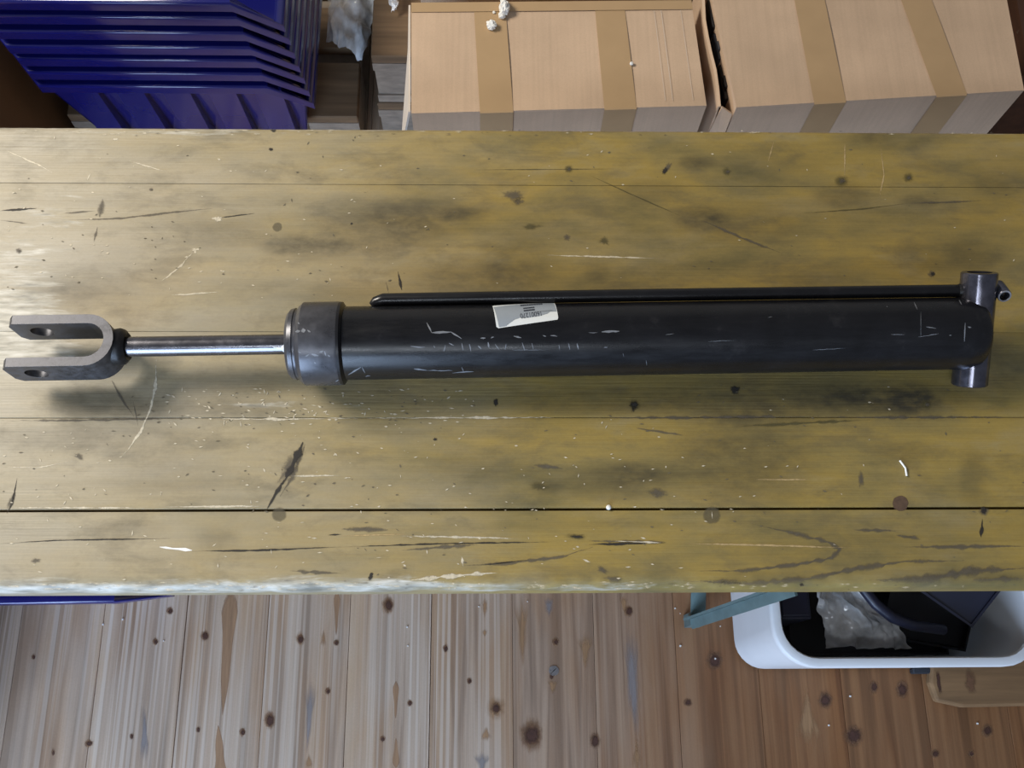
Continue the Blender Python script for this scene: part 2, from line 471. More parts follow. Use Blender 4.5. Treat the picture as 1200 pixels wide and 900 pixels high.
def ribbon(pts, wd, z, jit=0.25, seed=0, taper=True):
    rnd = random.Random(seed * 101 + int(pts[0][0] * 17 + pts[0][1] * 29))
    # subdivide
    P = []
    for a, b in zip(pts[:-1], pts[1:]):
        L = math.hypot(b[0] - a[0], b[1] - a[1]); m = max(2, int(L / 7))
        for i in range(m):
            t = i / m
            P.append((a[0] + (b[0] - a[0]) * t, a[1] + (b[1] - a[1]) * t))
    P.append(pts[-1])
    L = []; Rr = []
    n = len(P)
    for i, p in enumerate(P):
        a = P[max(0, i - 1)]; b = P[min(n - 1, i + 1)]
        dx, dy = b[0] - a[0], b[1] - a[1]; l = math.hypot(dx, dy) or 1
        nx, ny = -dy / l, dx / l
        t = i / (n - 1)
        wq = wd * 0.5 * (1 + rnd.uniform(-jit, jit) * 1.5)
        if taper: wq *= max(0.12, min(1, 4 * t, 4 * (1 - t)))
        off = rnd.uniform(-jit, jit) * min(wd, 3) * 0.22
        L.append(bp(p[0] + nx * (wq + off), p[1] + ny * (wq + off), z)); Rr.append(bp(p[0] - nx * (wq - off), p[1] - ny * (wq - off), z))
    v = L + Rr
    f = [[i, i + 1, n + i + 1, n + i] for i in range(n - 1)]
    return v, f

def mark(name, verts, faces, mat, parent, off):
    """a thin mark on a board; 'fade' runs from 1 in its middle to 0 at its outline"""
    V = [Vector(p) - Vector(off) for p in verts]
    if len(faces) == 1:                      # outline of a patch
        n = len(V); c = sum(V, Vector()) / n
        nv = [c]; fd = [1.0]; ff = [[0, 1 + k, 1 + (k + 1) % n] for k in range(n)]
        ts = (0.3, 0.6, 0.85, 1.0)
        for q, t in enumerate(ts):
            nv += [c.lerp(p, t) for p in V]; fd += [1 - t] * n
            if q: ff += [[1 + (q - 1) * n + k, 1 + q * n + k, 1 + q * n + (k + 1) % n, 1 + (q - 1) * n + (k + 1) % n] for k in range(n)]
    else:                                    # ribbon: left row then right row
        n = len(V) // 2
        mid = [V[i].lerp(V[n + i], 0.5) for i in range(n)]
        nv = V[:n] + mid + V[n:]
        fd = [0.0] * n + [min(1, 3 * i / n, 3 * (n - 1 - i) / n) * 0.5 + 0.5 for i in range(n)] + [0.0] * n
        ff = []
        for r_ in (0, 1): ff += [[r_ * n + i, r_ * n + i + 1, (r_ + 1) * n + i + 1, (r_ + 1) * n + i] for i in range(n - 1)]
    o = build(name, nv, ff, mat, parent)
    at = o.data.attributes.new('fade', 'FLOAT', 'POINT'); at.data.foreach_set('value', fd)
    return o

def plank_at(x):
    for (a, b, o) in floor_planks:
        if a - 0.002 <= x <= b + 0.002: return o
    return floor_planks[0][2]

# knots: (px, py, rx, ry, halo)
knots = [(581, 830, 5, 6, 2.6), (623, 861, 10, 13, 1.7), (455, 709, 5, 7, 1.8), (352, 749, 3.5, 4.5, 2.0), (384, 810, 2.5, 3, 1.6), (316, 844, 5, 8, 1.5),
         (284, 858, 3, 4, 1.5), (199, 716, 3, 3.5, 1.7), (182, 752, 2.5, 3, 1.8), (104, 871, 4, 3, 1.7), (837, 774, 8, 9, 1.3), (967, 820, 7, 8.5, 1.3), (1000, 862, 9, 10, 1.4),
         (394, 753, 2.5, 3, 1.7), (480, 824, 2.5, 3, 1.6), (448, 866, 2.5, 3, 1.4), (522, 760, 2.5, 4, 1.4), (550, 798, 2.5, 3, 1.5), (651, 752, 3, 3.5, 1.8), (646, 793, 2, 2.5, 1.3),
         (697, 868, 5, 8, 1.4), (737, 716, 4, 5, 1.5), (39, 770, 2, 2.5, 1.2), (1024, 805, 4, 6, 1.4), (1057, 808, 6, 9, 1.4), (1157, 856, 5, 6, 1.6), (1138, 883, 3, 3, 1.5), (240, 745, 4, 5, 1.3), (806, 823, 4, 4, 1.3),
         (154, 863, 2, 3, 1.3), (62, 882, 1.5, 3, 1.2), (232, 855, 2, 3, 1.2), (1096, 883, 4, 4, 1.5)]
for i, (px, py, rx, ry, h) in enumerate(knots):
    c = bp(px, py, 0)
    o = plank_at(c.x)
    dz = Vector((o.location.x, 0, 0))
    if h > 1.45:
        mark('knot_halo', flat_blob(px, py, rx * h, ry * h * 1.15, 0, 0.0003, 20, 0.1, i), [list(range(20))], M['knot_halo'], o, dz)
    mark('knot_ring', flat_blob(px, py, rx * 1.55, ry * 1.55, 0, 0.0006, 18, 0.08, i), [list(range(18))], M['knot_mid'], o, dz)
    mark('knot', flat_blob(px + 0.5, py + 0.5, rx * 1.0, ry * 1.0, 0, 0.0009, 16, 0.1, i), [list(range(16))], M['knot_dark'], o, dz)

# bare-wood streaks and grain tongues on the boards
def tongue(cx, y0, y1, w0, mat, lean=0.0, z=0.0003):
    n = 12; L = []; Rr = []
    for i in range(n):
        t = i / (n - 1); y = y0 + (y1 - y0) * t
        wv = w0 * (1 - t) ** 0.7 * min(1, t / 0.15 + 0.05) * (1 + 0.15 * math.sin(t * 9 + cx)) + 0.3
        x = cx + lean * (y - y0)
        L.append((x - wv, y)); Rr.append((x + wv, y))
    pts = L + Rr[::-1]
    v = [bp(p[0], p[1], z) for p in pts]
    o = plank_at(bp(cx + lean * (y1 - y0) / 2, (y0 + y1) / 2, 0).x)
    mark('bare_streak', v, [list(range(len(v)))], mat, o, Vector((o.location.x, 0, 0)))
for a in [(271, 690, 838, 10, M['streak'], -0.07), (259, 915, 850, 8, M['streak'], 0.05), (170, 900, 815, 7, M['bluegrey'], 0.02), (379, 760, 735, 5, M['knot_halo'], 0.0), (365, 790, 890, 9, M['bluegrey'], -0.05),
          (395, 692, 745, 3.5, M['streak'], -0.02), (464, 798, 842, 3.4, M['streak'], -0.01), (464, 900, 865, 4, M['streak'], 0.0), (568, 737, 747, 5, M['knot_halo'], 0.0), (568, 699, 727, 5, M['knot_halo'], 0.0),
          (611, 697, 790, 10, M['knot_halo'], 0.02), (643, 697, 727, 8, M['bluegrey'], 0.02), (730, 697, 722, 6, M['knot_halo'], 0.1), (737, 725, 885, 13, M['bluegrey'], 0.06), (685, 740, 790, 11, M['knot_halo'], 0.03),
          (362, 905, 880, 6, M['knot_halo'], 0.0), (570, 870, 850, 8, M['knot_halo'], 0.0), (565, 880, 910, 12, M['bluegrey'], 0.0), (746, 905, 860, 7, M['knot_halo'], 0.0), (948, 880, 800, 18, M['knot_halo'], 0.05), (648, 795, 815, 8, M['knot_halo'], 0.02)]:
    tongue(*a)
# two screw heads and tiny litter on the floor
sx = bp(649, 786, 0)
o = plank_at(sx.x)
mark('screw_head', flat_blob(649, 786, 6, 6, 0, 0.001, 16, 0.03), [list(range(16))], M['bright'], o, Vector((o.location.x, 0, 0)))
v, f = ribbon([(645, 790), (653, 782)], 1.5, 0.0013, 0.0)
mark('screw_slot', v, f, M['mk_dark'], o, Vector((o.location.x, 0, 0)))
crumbs = MB()
rnd = random.Random(3)
for (px, py) in [(618, 705), (561, 711), (791, 713), (797, 719), (844, 734), (797, 757), (996, 816), (971, 850), (477, 735), (478, 757), (144, 726), (121, 732), (192, 751), (1145, 848), (838, 772)]:
    c = bp(px, py, 0.0); s = 0.0013 * rnd.uniform(0.6, 1.2)
    crumbs.box(-s, s, -s, s, 0, s * 1.4, Matrix.Translation((c.x, c.y, 0.0002)) @ Matrix.Rotation(rnd.uniform(0, 3), 4, 'Z'))
tag(crumbs.build('floor_litter', M['mk_white']), 'tiny white crumbs scattered on the wooden floor boards', 'litter', kind='stuff')

# ------------------------------------------------------------------ workbench
YS = [bp(600, y, TZ).y for y in (690, 597, 489.5, 389, 217, 151)]
bench = empty('workbench', (0, (YS[0] + YS[-1]) / 2, 0))
tag(bench, 'long workbench with worn olive painted plank top, carrying the black hydraulic cylinder', 'workbench')
B0 = Vector(bench.location)
TH = 0.042
GR = [  # soft grime and painted shadow below cylinder and fork: px, py, rx, ry, amount
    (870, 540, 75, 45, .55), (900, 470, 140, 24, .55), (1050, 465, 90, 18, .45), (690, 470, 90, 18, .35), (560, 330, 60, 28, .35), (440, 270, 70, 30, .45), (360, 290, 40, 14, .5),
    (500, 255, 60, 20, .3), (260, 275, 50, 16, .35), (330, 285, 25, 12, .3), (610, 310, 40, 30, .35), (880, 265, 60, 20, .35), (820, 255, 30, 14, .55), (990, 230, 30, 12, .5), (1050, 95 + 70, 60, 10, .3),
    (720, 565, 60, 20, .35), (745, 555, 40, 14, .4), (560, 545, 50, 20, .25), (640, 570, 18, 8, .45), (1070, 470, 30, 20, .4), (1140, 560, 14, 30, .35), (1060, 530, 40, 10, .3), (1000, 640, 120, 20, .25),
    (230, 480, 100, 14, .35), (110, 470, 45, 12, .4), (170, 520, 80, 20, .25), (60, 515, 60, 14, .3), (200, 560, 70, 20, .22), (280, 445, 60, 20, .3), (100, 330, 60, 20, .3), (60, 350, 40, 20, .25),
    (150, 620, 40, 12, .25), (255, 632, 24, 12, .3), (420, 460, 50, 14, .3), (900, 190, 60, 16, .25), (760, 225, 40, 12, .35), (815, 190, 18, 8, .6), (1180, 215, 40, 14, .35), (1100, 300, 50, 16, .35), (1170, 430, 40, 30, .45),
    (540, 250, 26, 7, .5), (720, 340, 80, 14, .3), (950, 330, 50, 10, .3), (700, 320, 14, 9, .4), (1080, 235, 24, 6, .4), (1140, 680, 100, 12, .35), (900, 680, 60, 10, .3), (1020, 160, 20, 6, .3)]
WR = [  # pale wear, with the light's sheen painted in at the left edge
    (20, 330, 110, 90, .40), (10, 400, 60, 40, .42), (110, 240, 130, 40, .22), (60, 430, 100, 40, .25), (250, 600, 260, 10, .14), (420, 480, 170, 18, .20), (280, 470, 120, 14, .25),
    (60, 560, 140, 60, .14), (330, 330, 140, 26, .10), (120, 170, 200, 12, .16)]
def pix(p):
    d = p - CAM
    zc = d.dot(FW)
    return 600 + FPX * d.dot(RT) / zc, 450 - FPX * d.dot(UP) / zc
X0, X1 = -1.15, 1.15
for pi in range(5):
    ya, yb = YS[pi], YS[pi + 1]
    gap = [0, .0014, .0003, .0001, .0002, 0]
    ya += gap[pi]; yb -= gap[pi + 1]
    rf = 0.011 if pi == 0 else 0.0005
    rb = 0.006 if pi == 4 else 0.0005
    prof = [(ya, TZ - TH)]
    for k in range(6):
        th = R(180 - 90 * k / 5); prof.append((ya + rf + rf * math.cos(th), TZ - rf + rf * math.sin(th)))
    m = max(3, int((yb - ya) / 0.004))
    for k in range(1, m):
        prof.append((ya + rf + (yb - rb - ya - rf) * k / m, TZ))
    for k in range(6):
        th = R(90 - 90 * k / 5); prof.append((yb - rb + rb * math.cos(th), TZ - rb + rb * math.sin(th)))
    prof.append((yb, TZ - TH))
    n = len(prof); nx = 340
    xs = np.concatenate(([X0], np.linspace(-0.72, 0.72, nx), [X1]))
    v = []; f = []; gv = []; wv = []; tv = []
    for x in xs:
        for j, (y, z) in enumerate(prof):
            jy = 0.0; jz = 0.0
            if pi == 0 and 1 <= j <= 6:
                q = noise.noise(Vector((x * 22, 3.1, 0))) * 0.0016 + noise.noise(Vector((x * 90, j * 0.5, 2))) * 0.0009
                jy = q; jz = -abs(noise.noise(Vector((x * 60, j * 0.7, 9)))) * 0.0016
            if pi == 4 and j >= n - 7 and j < n - 1:
                jz = -abs(noise.noise(Vector((x * 50, j, 4)))) * 0.001
            p = Vector((x, y + jy, z + jz))
            v.append(p)
            tv.append(max(0, min(1.0, 1.08 - (x + 0.62) / 0.64)))  # paler to the left: rubbed paint plus painted brightness
            if z > TZ - 0.03 and abs(x) < 0.73:
                u_, v_ = pix(p)
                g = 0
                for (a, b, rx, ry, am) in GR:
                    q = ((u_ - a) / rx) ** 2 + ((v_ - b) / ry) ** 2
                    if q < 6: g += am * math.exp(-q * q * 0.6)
                ww = 0
                for (a, b, rx, ry, am) in WR:
                    q = ((u_ - a) / rx) ** 2 + ((v_ - b) / ry) ** 2
                    if q < 8: ww += am * math.exp(-q)
                if pi == 0:
                    e = (y - ya)
                    ww += max(0, 0.60 - e / 0.021 * 0.45) * (1.0 if u_ < 480 else (0.75 if u_ < 820 else 0.42))
                if pi == 4:
                    e = (yb - y)
                    ww += max(0, 0.52 - e / 0.014 * 0.3) * (0.9 if u_ < 500 else 0.6)
                gv.append(min(1, g)); wv.append(ww)
            else:
                gv.append(0); wv.append(0)
    for i in range(len(xs) - 1):
        for j in range(n):
            j2 = (j + 1) % n
            f.append([i * n + j, i * n + j2, (i + 1) * n + j2, (i + 1) * n + j])
    f.append(list(range(n))); f.append([(len(xs) - 1) * n + j for j in range(n)][::-1])
    o = build('plank', [p - B0 for p in v], f, M['bench'], bench, smooth=False)
    for nm, arr in (('grime_shadow', gv), ('wear_sheen', wv), ('thin', tv)):
        at = o.data.attributes.new(nm, 'FLOAT', 'POINT'); at.data.foreach_set('value', arr)
    autosmooth(o, 50)
    if pi == 0: plank_front = o
# frame under the top
for sx_ in (-1, 1):
    for yy in (YS[0] + 0.16, YS[-1] - 0.08):
        bevel(MB().box(sx_ * 1.08 - 0.04, sx_ * 1.08 + 0.04, yy - 0.04, yy + 0.04, 0, TZ - TH).build('leg', M['leg'], bench, off=B0), 0.004)
    MB().box(sx_ * 1.08 - 0.025, sx_ * 1.08 + 0.025, YS[0] + 0.05, YS[-1] - 0.02, TZ - TH - 0.08, TZ - TH - 0.0005).build('crossbeam', M['leg'], bench, off=B0)
MB().box(-1.04, 1.04, YS[-1] - 0.1, YS[-1] - 0.06, TZ - TH - 0.1, TZ - TH - 0.0005).build('rail', M['leg'], bench, off=B0)
MB().box(-1.04, 1.04, YS[0] + 0.14, YS[0] + 0.18, TZ - TH - 0.1, TZ - TH - 0.0005).build('rail', M['leg'], bench, off=B0)

# --- marks in the bench top
ZM = TZ + 0.00025
def bmark(name, v, f, mat): return mark(name, v, f, M[mat], bench, B0)
def bl(name, mat, cx, cy, rx, ry, ang=0, jag=0.18, n=18, dz=0.0, seed=1):
    return bmark(name, flat_blob(cx, cy, rx, ry, R(ang), ZM + dz, n, jag, seed), [list(range(n))], mat)
def rb_(name, mat, pts, wd, jit=0.3, dz=0.0, taper=True):
    v, f = ribbon(pts, wd * 1.5, ZM + dz, jit, taper=taper); return bmark(name, v, f, mat)
# round nail heads
for (x, y, r) in [(834, 604, 11), (1055, 590, 9.5), (327, 603, 9), (325, 266, 6)]:
    bl('nail_head', 'mk_brown' if x > 1000 else 'mk_head', x, y, r, r * 0.95, 0, 0.05)
rb_('nail_slot', 'mk_pale', [(834, 599), (835, 608)], 1.5, 0.1, 0.0003)
bl('screw_hole', 'mk_grey', 1153, 599, 8, 7, 0, 0.1); bl('screw_hole', 'mk_dark', 1153, 598, 4, 5, 0, 0.1, dz=0.0003)
rb_('stain_line', 'mk_dark', [(1151, 608), (1150, 630)], 4, 0.4)
# knots in the top planks
for (x, y, r) in [(986, 212, 10), (1064, 208, 8), (1092, 472 - 0, 1.5), (1092, 321, 6), (852, 201, 7), (743, 474, 9), (1086, 474, 8), (666, 198, 7), (317, 175, 3.5), (177, 222, 3), (22, 294, 5), (70, 340 - 40, 0.5), (780, 195, 0.5)]:
    if r > 2:
        bl('knot', 'mk_olive' if r > 6 else 'mk_grey', x, y, r, r * 0.85, 10, 0.12); bl('knot_core', 'mk_dark' if r in (9, 6, 3.5) else 'mk_grey', x + 1, y, r * 0.45, r * 0.4, 0, 0.2, dz=0.0003)
bl('bare_patch', 'mk_grey', 602, 229, 16, 8, 5, 0.25); bl('bare_patch', 'mk_grey', 607, 236, 8, 6, 0, 0.25)
bl('bare_patch', 'mk_grey', 770, 578, 14, 8, 12, 0.3); bl('bare_patch', 'mk_grey', 782, 197, 4, 9, 35, 0.3); bl('bare_patch', 'mk_dark', 779, 200, 3, 5, 35, 0.3, dz=0.0003)
bl('bare_patch', 'mk_grey', 1009, 562, 4.5, 13, 0, 0.25); bl('bare_patch', 'mk_grey', 664, 278, 5, 5, 0, 0.3); bl('bare_patch', 'mk_olive', 632, 575 - 5, 12, 6, 0, 0.3)
bl('bare_patch', 'mk_olive', 708, 282, 9, 5, 20, 0.3); bl('bare_patch', 'mk_olive', 622, 266, 14, 4, 0, 0.3); bl('bare_patch', 'mk_dark', 743, 476, 8, 6, 60, 0.35)
bl('bare_patch', 'mk_olive', 676, 629, 17, 4, 2, 0.3); bl('bare_patch', 'mk_dark', 706 - 29, 629, 9, 2, 2, 0.3, dz=0.0003)
# the deep gouge and dents at the left
bl('gouge', 'mk_grey', 340, 547, 34, 9, -60, 0.25, 24); rb_('gouge_core', 'mk_dark', [(355, 518), (343, 545), (331, 568)], 6, 0.4, 0.0003); rb_('gouge_core', 'mk_dark', [(333, 562), (322, 580), (312, 598)], 3, 0.3, 0.0003)
rb_('gouge_core', 'mk_grey', [(357, 522), (342, 560), (328, 582)], 5, 0.5)
rb_('dent', 'mk_grey', [(120, 233), (117, 255)], 6, 0.25); rb_('dent', 'mk_grey', [(114, 266), (110, 284)], 3.5, 0.4)
bl('dent', 'mk_grey', 14, 586, 5, 12, 25, 0.25); rb_('dent', 'mk_dark', [(20, 560), (14, 590), (8, 602)], 2)
bl('dent', 'mk_grey', 93, 535, 8, 4, 20, 0.3); bl('dent', 'mk_grey', 42, 650 + 7, 6, 4, 0, 0.3); bl('dent', 'mk_dark', 581, 472, 3.5, 5, 10, 0.2); bl('dent', 'mk_dark', 510, 515, 3, 2.5, 0, 0.3); bl('dent', 'mk_dark', 434, 676, 3, 6, 30, 0.25); bl('dent', 'mk_dark', 939, 685, 3, 2.5, 30, 0.3)
bl('dent', 'mk_dark', 862, 457, 6, 6, 0, 0.3); bl('dent', 'mk_grey', 706, 668, 9, 5, 20, 0.35); bl('dent', 'mk_grey', 720, 679, 16, 4, 4, 0.35); bl('dent', 'mk_dark', 320, 153, 5, 2, 0, 0.3); bl('dent', 'mk_dark', 317, 175, 3, 2, 0, 0.2)
rb_('dent', 'mk_dark', [(466, 318), (471, 340)], 3.2, 0.3); rb_('dent', 'mk_grey', [(452, 330), (456, 345)], 2.5, 0.4); bl('dent', 'mk_dark', 412, 262, 2, 1.6)
# curved pale score and other scratches
rb_('scratch', 'mk_pale', [(183, 420), (182, 455), (176, 480), (165, 505), (150, 527), (139, 539)], 3.2, 0.4)
rb_('scratch', 'mk_grey', [(131, 446), (145, 472), (157, 488)], 3, 0.5); rb_('scratch', 'mk_grey', [(156, 470), (162, 500)], 1.2)
rb_('scratch', 'mk_pale', [(0, 547), (45, 548), (85, 540)], 1.3); rb_('scratch', 'mk_pale', [(194, 594), (310, 593)], 2.2, 0.3); rb_('scratch', 'mk_pale', [(340, 558), (397, 557)], 1.8, 0.3); rb_('scratch', 'mk_pale', [(0, 595), (170, 595)], 1.6, 0.6)
rb_('scratch', 'mk_white', [(187, 641), (225, 645)], 4, 0.5); rb_('scratch', 'mk_tan', [(884, 562), (950, 562)], 1.6, 0.3); rb_('scratch', 'mk_tan', [(800, 637), (900, 639), (1000, 642)], 1.8, 0.3)
rb_('scratch', 'mk_pale', [(470, 628), (607, 631)], 2.2, 0.4); rb_('scratch', 'mk_pale', [(480, 680), (530, 675), (583, 671)], 5, 0.6); rb_('scratch', 'mk_grey', [(690, 634), (780, 635)], 3, 0.4)
rb_('scratch', 'mk_pale', [(720, 634), (775, 636)], 1.6, 0.5, 0.0003); rb_('scratch', 'mk_pale', [(682, 655), (692, 659)], 3); rb_('scratch', 'mk_pale', [(541, 652), (543, 664)], 3)
rb_('scratch', 'mk_tan', [(990, 168), (990, 212)], 1.2); rb_('scratch', 'mk_tan', [(1032, 172), (1036, 205), (1030, 235)], 1.2); rb_('scratch', 'mk_tan', [(907, 165), (900, 190)], 1)
rb_('scratch', 'mk_pale', [(2, 174), (45, 193), (65, 204)], 1.6, 0.5); rb_('scratch', 'mk_pale', [(150, 188), (197, 202)], 1.4, 0.5); rb_('scratch', 'mk_pale', [(102, 212), (106, 202)], 2); rb_('scratch', 'mk_pale', [(190, 329), (212, 311), (228, 293)], 2.4, 0.6)
bl('chip', 'mk_pale', 228, 293, 5, 4, 0, 0.5); bl('chip', 'mk_pale', 254, 256, 7, 4.5, -10, 0.5); bl('chip', 'mk_pale', 135, 163, 6, 2, 0, .4); rb_('scratch', 'mk_pale', [(200, 346), (258, 342)], 1.6, 0.5); rb_('scratch', 'mk_pale', [(640, 299), (780, 303)], 1.2, 0.6)
# dark cracks along the grain
rb_('crack', 'mk_dark', [(0, 247), (43, 244)], 1.8); rb_('crack', 'mk_grey', [(75, 250), (112, 247)], 1.6); rb_('crack', 'mk_grey', [(80, 258), (140, 256), (200, 249), (250, 244)], 2.0); rb_('crack', 'mk_dark', [(258, 255), (298, 250)], 1.5); rb_('crack', 'mk_grey', [(0, 258), (33, 262)], 1.6)
rb_('crack', 'mk_olive', [(690, 205), (745, 230), (800, 254)], 1.4, 0.2); rb_('crack', 'mk_grey', [(822, 258), (870, 279), (914, 296)], 3.0, 0.35); rb_('crack', 'mk_olive', [(940, 250), (1010, 245), (1065, 238)], 1.5); rb_('crack', 'mk_grey', [(1065, 238), (1110, 237), (1150, 235)], 2.2)
rb_('crack', 'mk_olive', [(555, 199), (720, 198)], 1.0, 0.2); rb_('crack', 'mk_dark', [(0, 637), (70, 633), (200, 631)], 1.0, 0.4); rb_('crack', 'mk_dark', [(225, 646), (300, 645), (400, 641)], 1.6, 0.4); rb_('crack', 'mk_dark', [(400, 641), (520, 637), (650, 635)], 1.4, 0.4); rb_('crack', 'mk_dark', [(690, 638), (780, 636)], 2, 0.4)
rb_('crack', 'mk_grey', [(540, 663), (600, 660), (660, 652), (695, 641)], 3, 0.5); rb_('crack', 'mk_dark', [(560, 663), (620, 656)], 1.3); rb_('crack', 'mk_grey', [(400, 620), (455, 621)], 6, 0.3); rb_('crack', 'mk_tan', [(400, 628), (475, 626)], 1.6)
rb_('crack', 'mk_grey', [(470, 645), (560, 638)], 4, 0.4); rb_('crack', 'mk_grey', [(340, 669), (400, 672)], 3.5, 0.5); rb_('crack', 'mk_dark', [(384, 627), (400, 626)], 2); rb_('crack', 'mk_grey', [(625, 510 + 35), (660, 549)], 4, 0.4); rb_('crack', 'mk_grey', [(745, 502), (800, 510)], 3.5, 0.5)
rb_('grain_mark', 'mk_grey', [(882, 614), (930, 625), (970, 635), (984, 643), (975, 654), (930, 662), (870, 669), (820, 669)], 4, 0.45); rb_('grain_mark', 'mk_grey', [(800, 681), (880, 684), (950, 678), (1000, 667), (1060, 658), (1130, 657)], 5, 0.45)
rb_('grain_mark', 'mk_grey', [(1060, 641), (1120, 641), (1200, 640)], 4, 0.4); rb_('grain_mark', 'mk_grey', [(1000, 621), (1050, 622)], 3, 0.4); rb_('grain_mark', 'mk_grey', [(1050, 627), (1080, 632)], 3.5, 0.5); rb_('grain_mark', 'mk_grey', [(1018, 680), (1080, 679), (1140, 669), (1200, 666)], 8, 0.4); rb_('grain_mark', 'mk_grey', [(1140, 680), (1200, 678)], 7, 0.4); rb_('grain_mark', 'mk_grey', [(820, 681), (870, 683)], 6, 0.5)
rb_('grain_mark', 'mk_olive', [(860, 500), (1020, 492)], 3, 0.4); rb_('grain_mark', 'mk_grey', [(700, 490), (960, 488)], 2.5, 0.6); rb_('grain_mark', 'mk_grey', [(960, 489), (1200, 489)], 2.5, 0.6); rb_('grain_mark', 'mk_grey', [(0, 493), (60, 493), (230, 490)], 2.0, 0.6)
rb_('grain_mark', 'mk_pale', [(250, 491), (330, 491), (420, 490)], 2.2, 0.7); rb_('grain_mark', 'mk_pale', [(430, 490), (650, 489)], 1.6, 0.8)
# light and dark flecks: far too many small dents and paint chips to count
def flecks(name, mat, spots, seed, dz=0.0002):
    rnd = random.Random(seed); b = MB()
    for (n, xa, xb, ya, yb, l0, l1) in spots:
        for i in range(n):
            x = rnd.uniform(xa, xb); y = rnd.uniform(ya, yb)
            L = rnd.uniform(l0, l1); a = 0 if name.startswith('edge') else rnd.choice([0, 0, 1]) * rnd.uniform(-1.5, 1.5) + rnd.uniform(-.3, .3); wd = rnd.uniform(0.25, 0.5) * min(L, 4)
            ux, uy = math.cos(a), math.sin(a)
            k = rnd.uniform(-.4, .4)
            P = [(x - ux * L / 2, y - uy * L / 2), (x + uy * wd / 2 + ux * k, y - ux * wd / 2), (x + ux * L / 2, y + uy * L / 2), (x - uy * wd / 2, y + ux * wd / 2 + k)]
            b.add([bp(p[0], p[1], ZM + dz) for p in P], [[0, 1, 2, 3]])
    o = b.build(name, M[mat], bench, off=B0)
    at = o.data.attributes.new('fade', 'FLOAT', 'POINT'); at.data.foreach_set('value', [0.1, 0.8, 0.1, 0.8] * (len(o.data.vertices) // 4))
    tag(o, kind='stuff')
flecks('pale_chips', 'fleck_pale', [(110, 190, 560, 455, 498, 2, 7), (60, 0, 420, 500, 590, 2, 6), (60, 0, 420, 160, 350, 2, 5), (70, 400, 800, 490, 600, 1.5, 5), (60, 0, 800, 606, 680, 2, 7), (40, 420, 1200, 160, 340, 1.5, 4), (25, 800, 1200, 450, 680, 1.5, 5)], 11)
flecks('dark_chips', 'fleck_dark', [(60, 150, 560, 455, 498, 2, 6), (40, 0, 420, 500, 600, 2, 6), (50, 0, 420, 160, 350, 2, 5), (40, 400, 800, 480, 680, 2, 6), (40, 420, 1200, 160, 340, 1.5, 5), (40, 800, 1200, 450, 680, 2, 6)], 12)
flecks('edge_splinters', 'mk_pale', [(60, 0, 480, 682, 692, 6, 22), (40, 480, 830, 681, 690, 5, 18), (14, 830, 1200, 683, 690, 5, 14), (30, 0, 400, 152, 158, 5, 18), (12, 400, 1200, 153, 158, 4, 12)], 13)
flecks('edge_dents', 'mk_grey', [(40, 0, 1200, 680, 692, 5, 18), (25, 0, 1200, 152, 160, 4, 14)], 14)
# loose bits lying on the top
wp = MB(); c0, c1 = bp(1054, 540, TZ), bp(1062, 558, TZ)
wp.tube([c0 + Vector((0, 0, .0013)), c0.lerp(c1, .5) + Vector((.002, 0, .002)), c1 + Vector((0, 0, .0013))], 0.0011, 6)
tag(wp.build('plastic_shaving', M['mk_white']), 'thin white curved plastic shaving lying on the bench top', 'shaving')
fc = bp(713, 595, TZ)
wp = MB().lathe([(0, 0.0012), (0.0008, 0.0026), (0.0022, 0.0028), (0.0034, 0.0016), (0.0038, 0)], 10, (0, 0, 1), (fc.x, fc.y, TZ + 0.0002))
tag(wp.build('foam_crumb', M['mk_white']), 'single round white foam crumb sitting on the bench plank joint', 'crumb')

# ------------------------------------------------------------------ hydraulic cylinder
RC, RTB = 0.0445, 0.0392
ZA = TZ + RC + 0.0006
Pa = bp(145, 406.5, ZA); Pb = bp(1135, 390.5, ZA)
axd = (Pb - Pa).normalized()
rz = math.atan2(axd.y, axd.x)
cyl = empty('hydraulic_cylinder', (Pa.x, Pa.y, TZ), rz)
tag(cyl, 'black single acting hydraulic cylinder with steel fork end lying on the bench', 'hydraulic cylinder')
HZ = ZA - TZ
def S(px):
    """distance along the axis of the axis point seen at column px"""
    yv = 406.5 + (px - 145) * (390.5 - 406.5) / 990
    return (bp(px, yv, ZA) - Pa).dot(axd)
O = (0, 0, HZ)
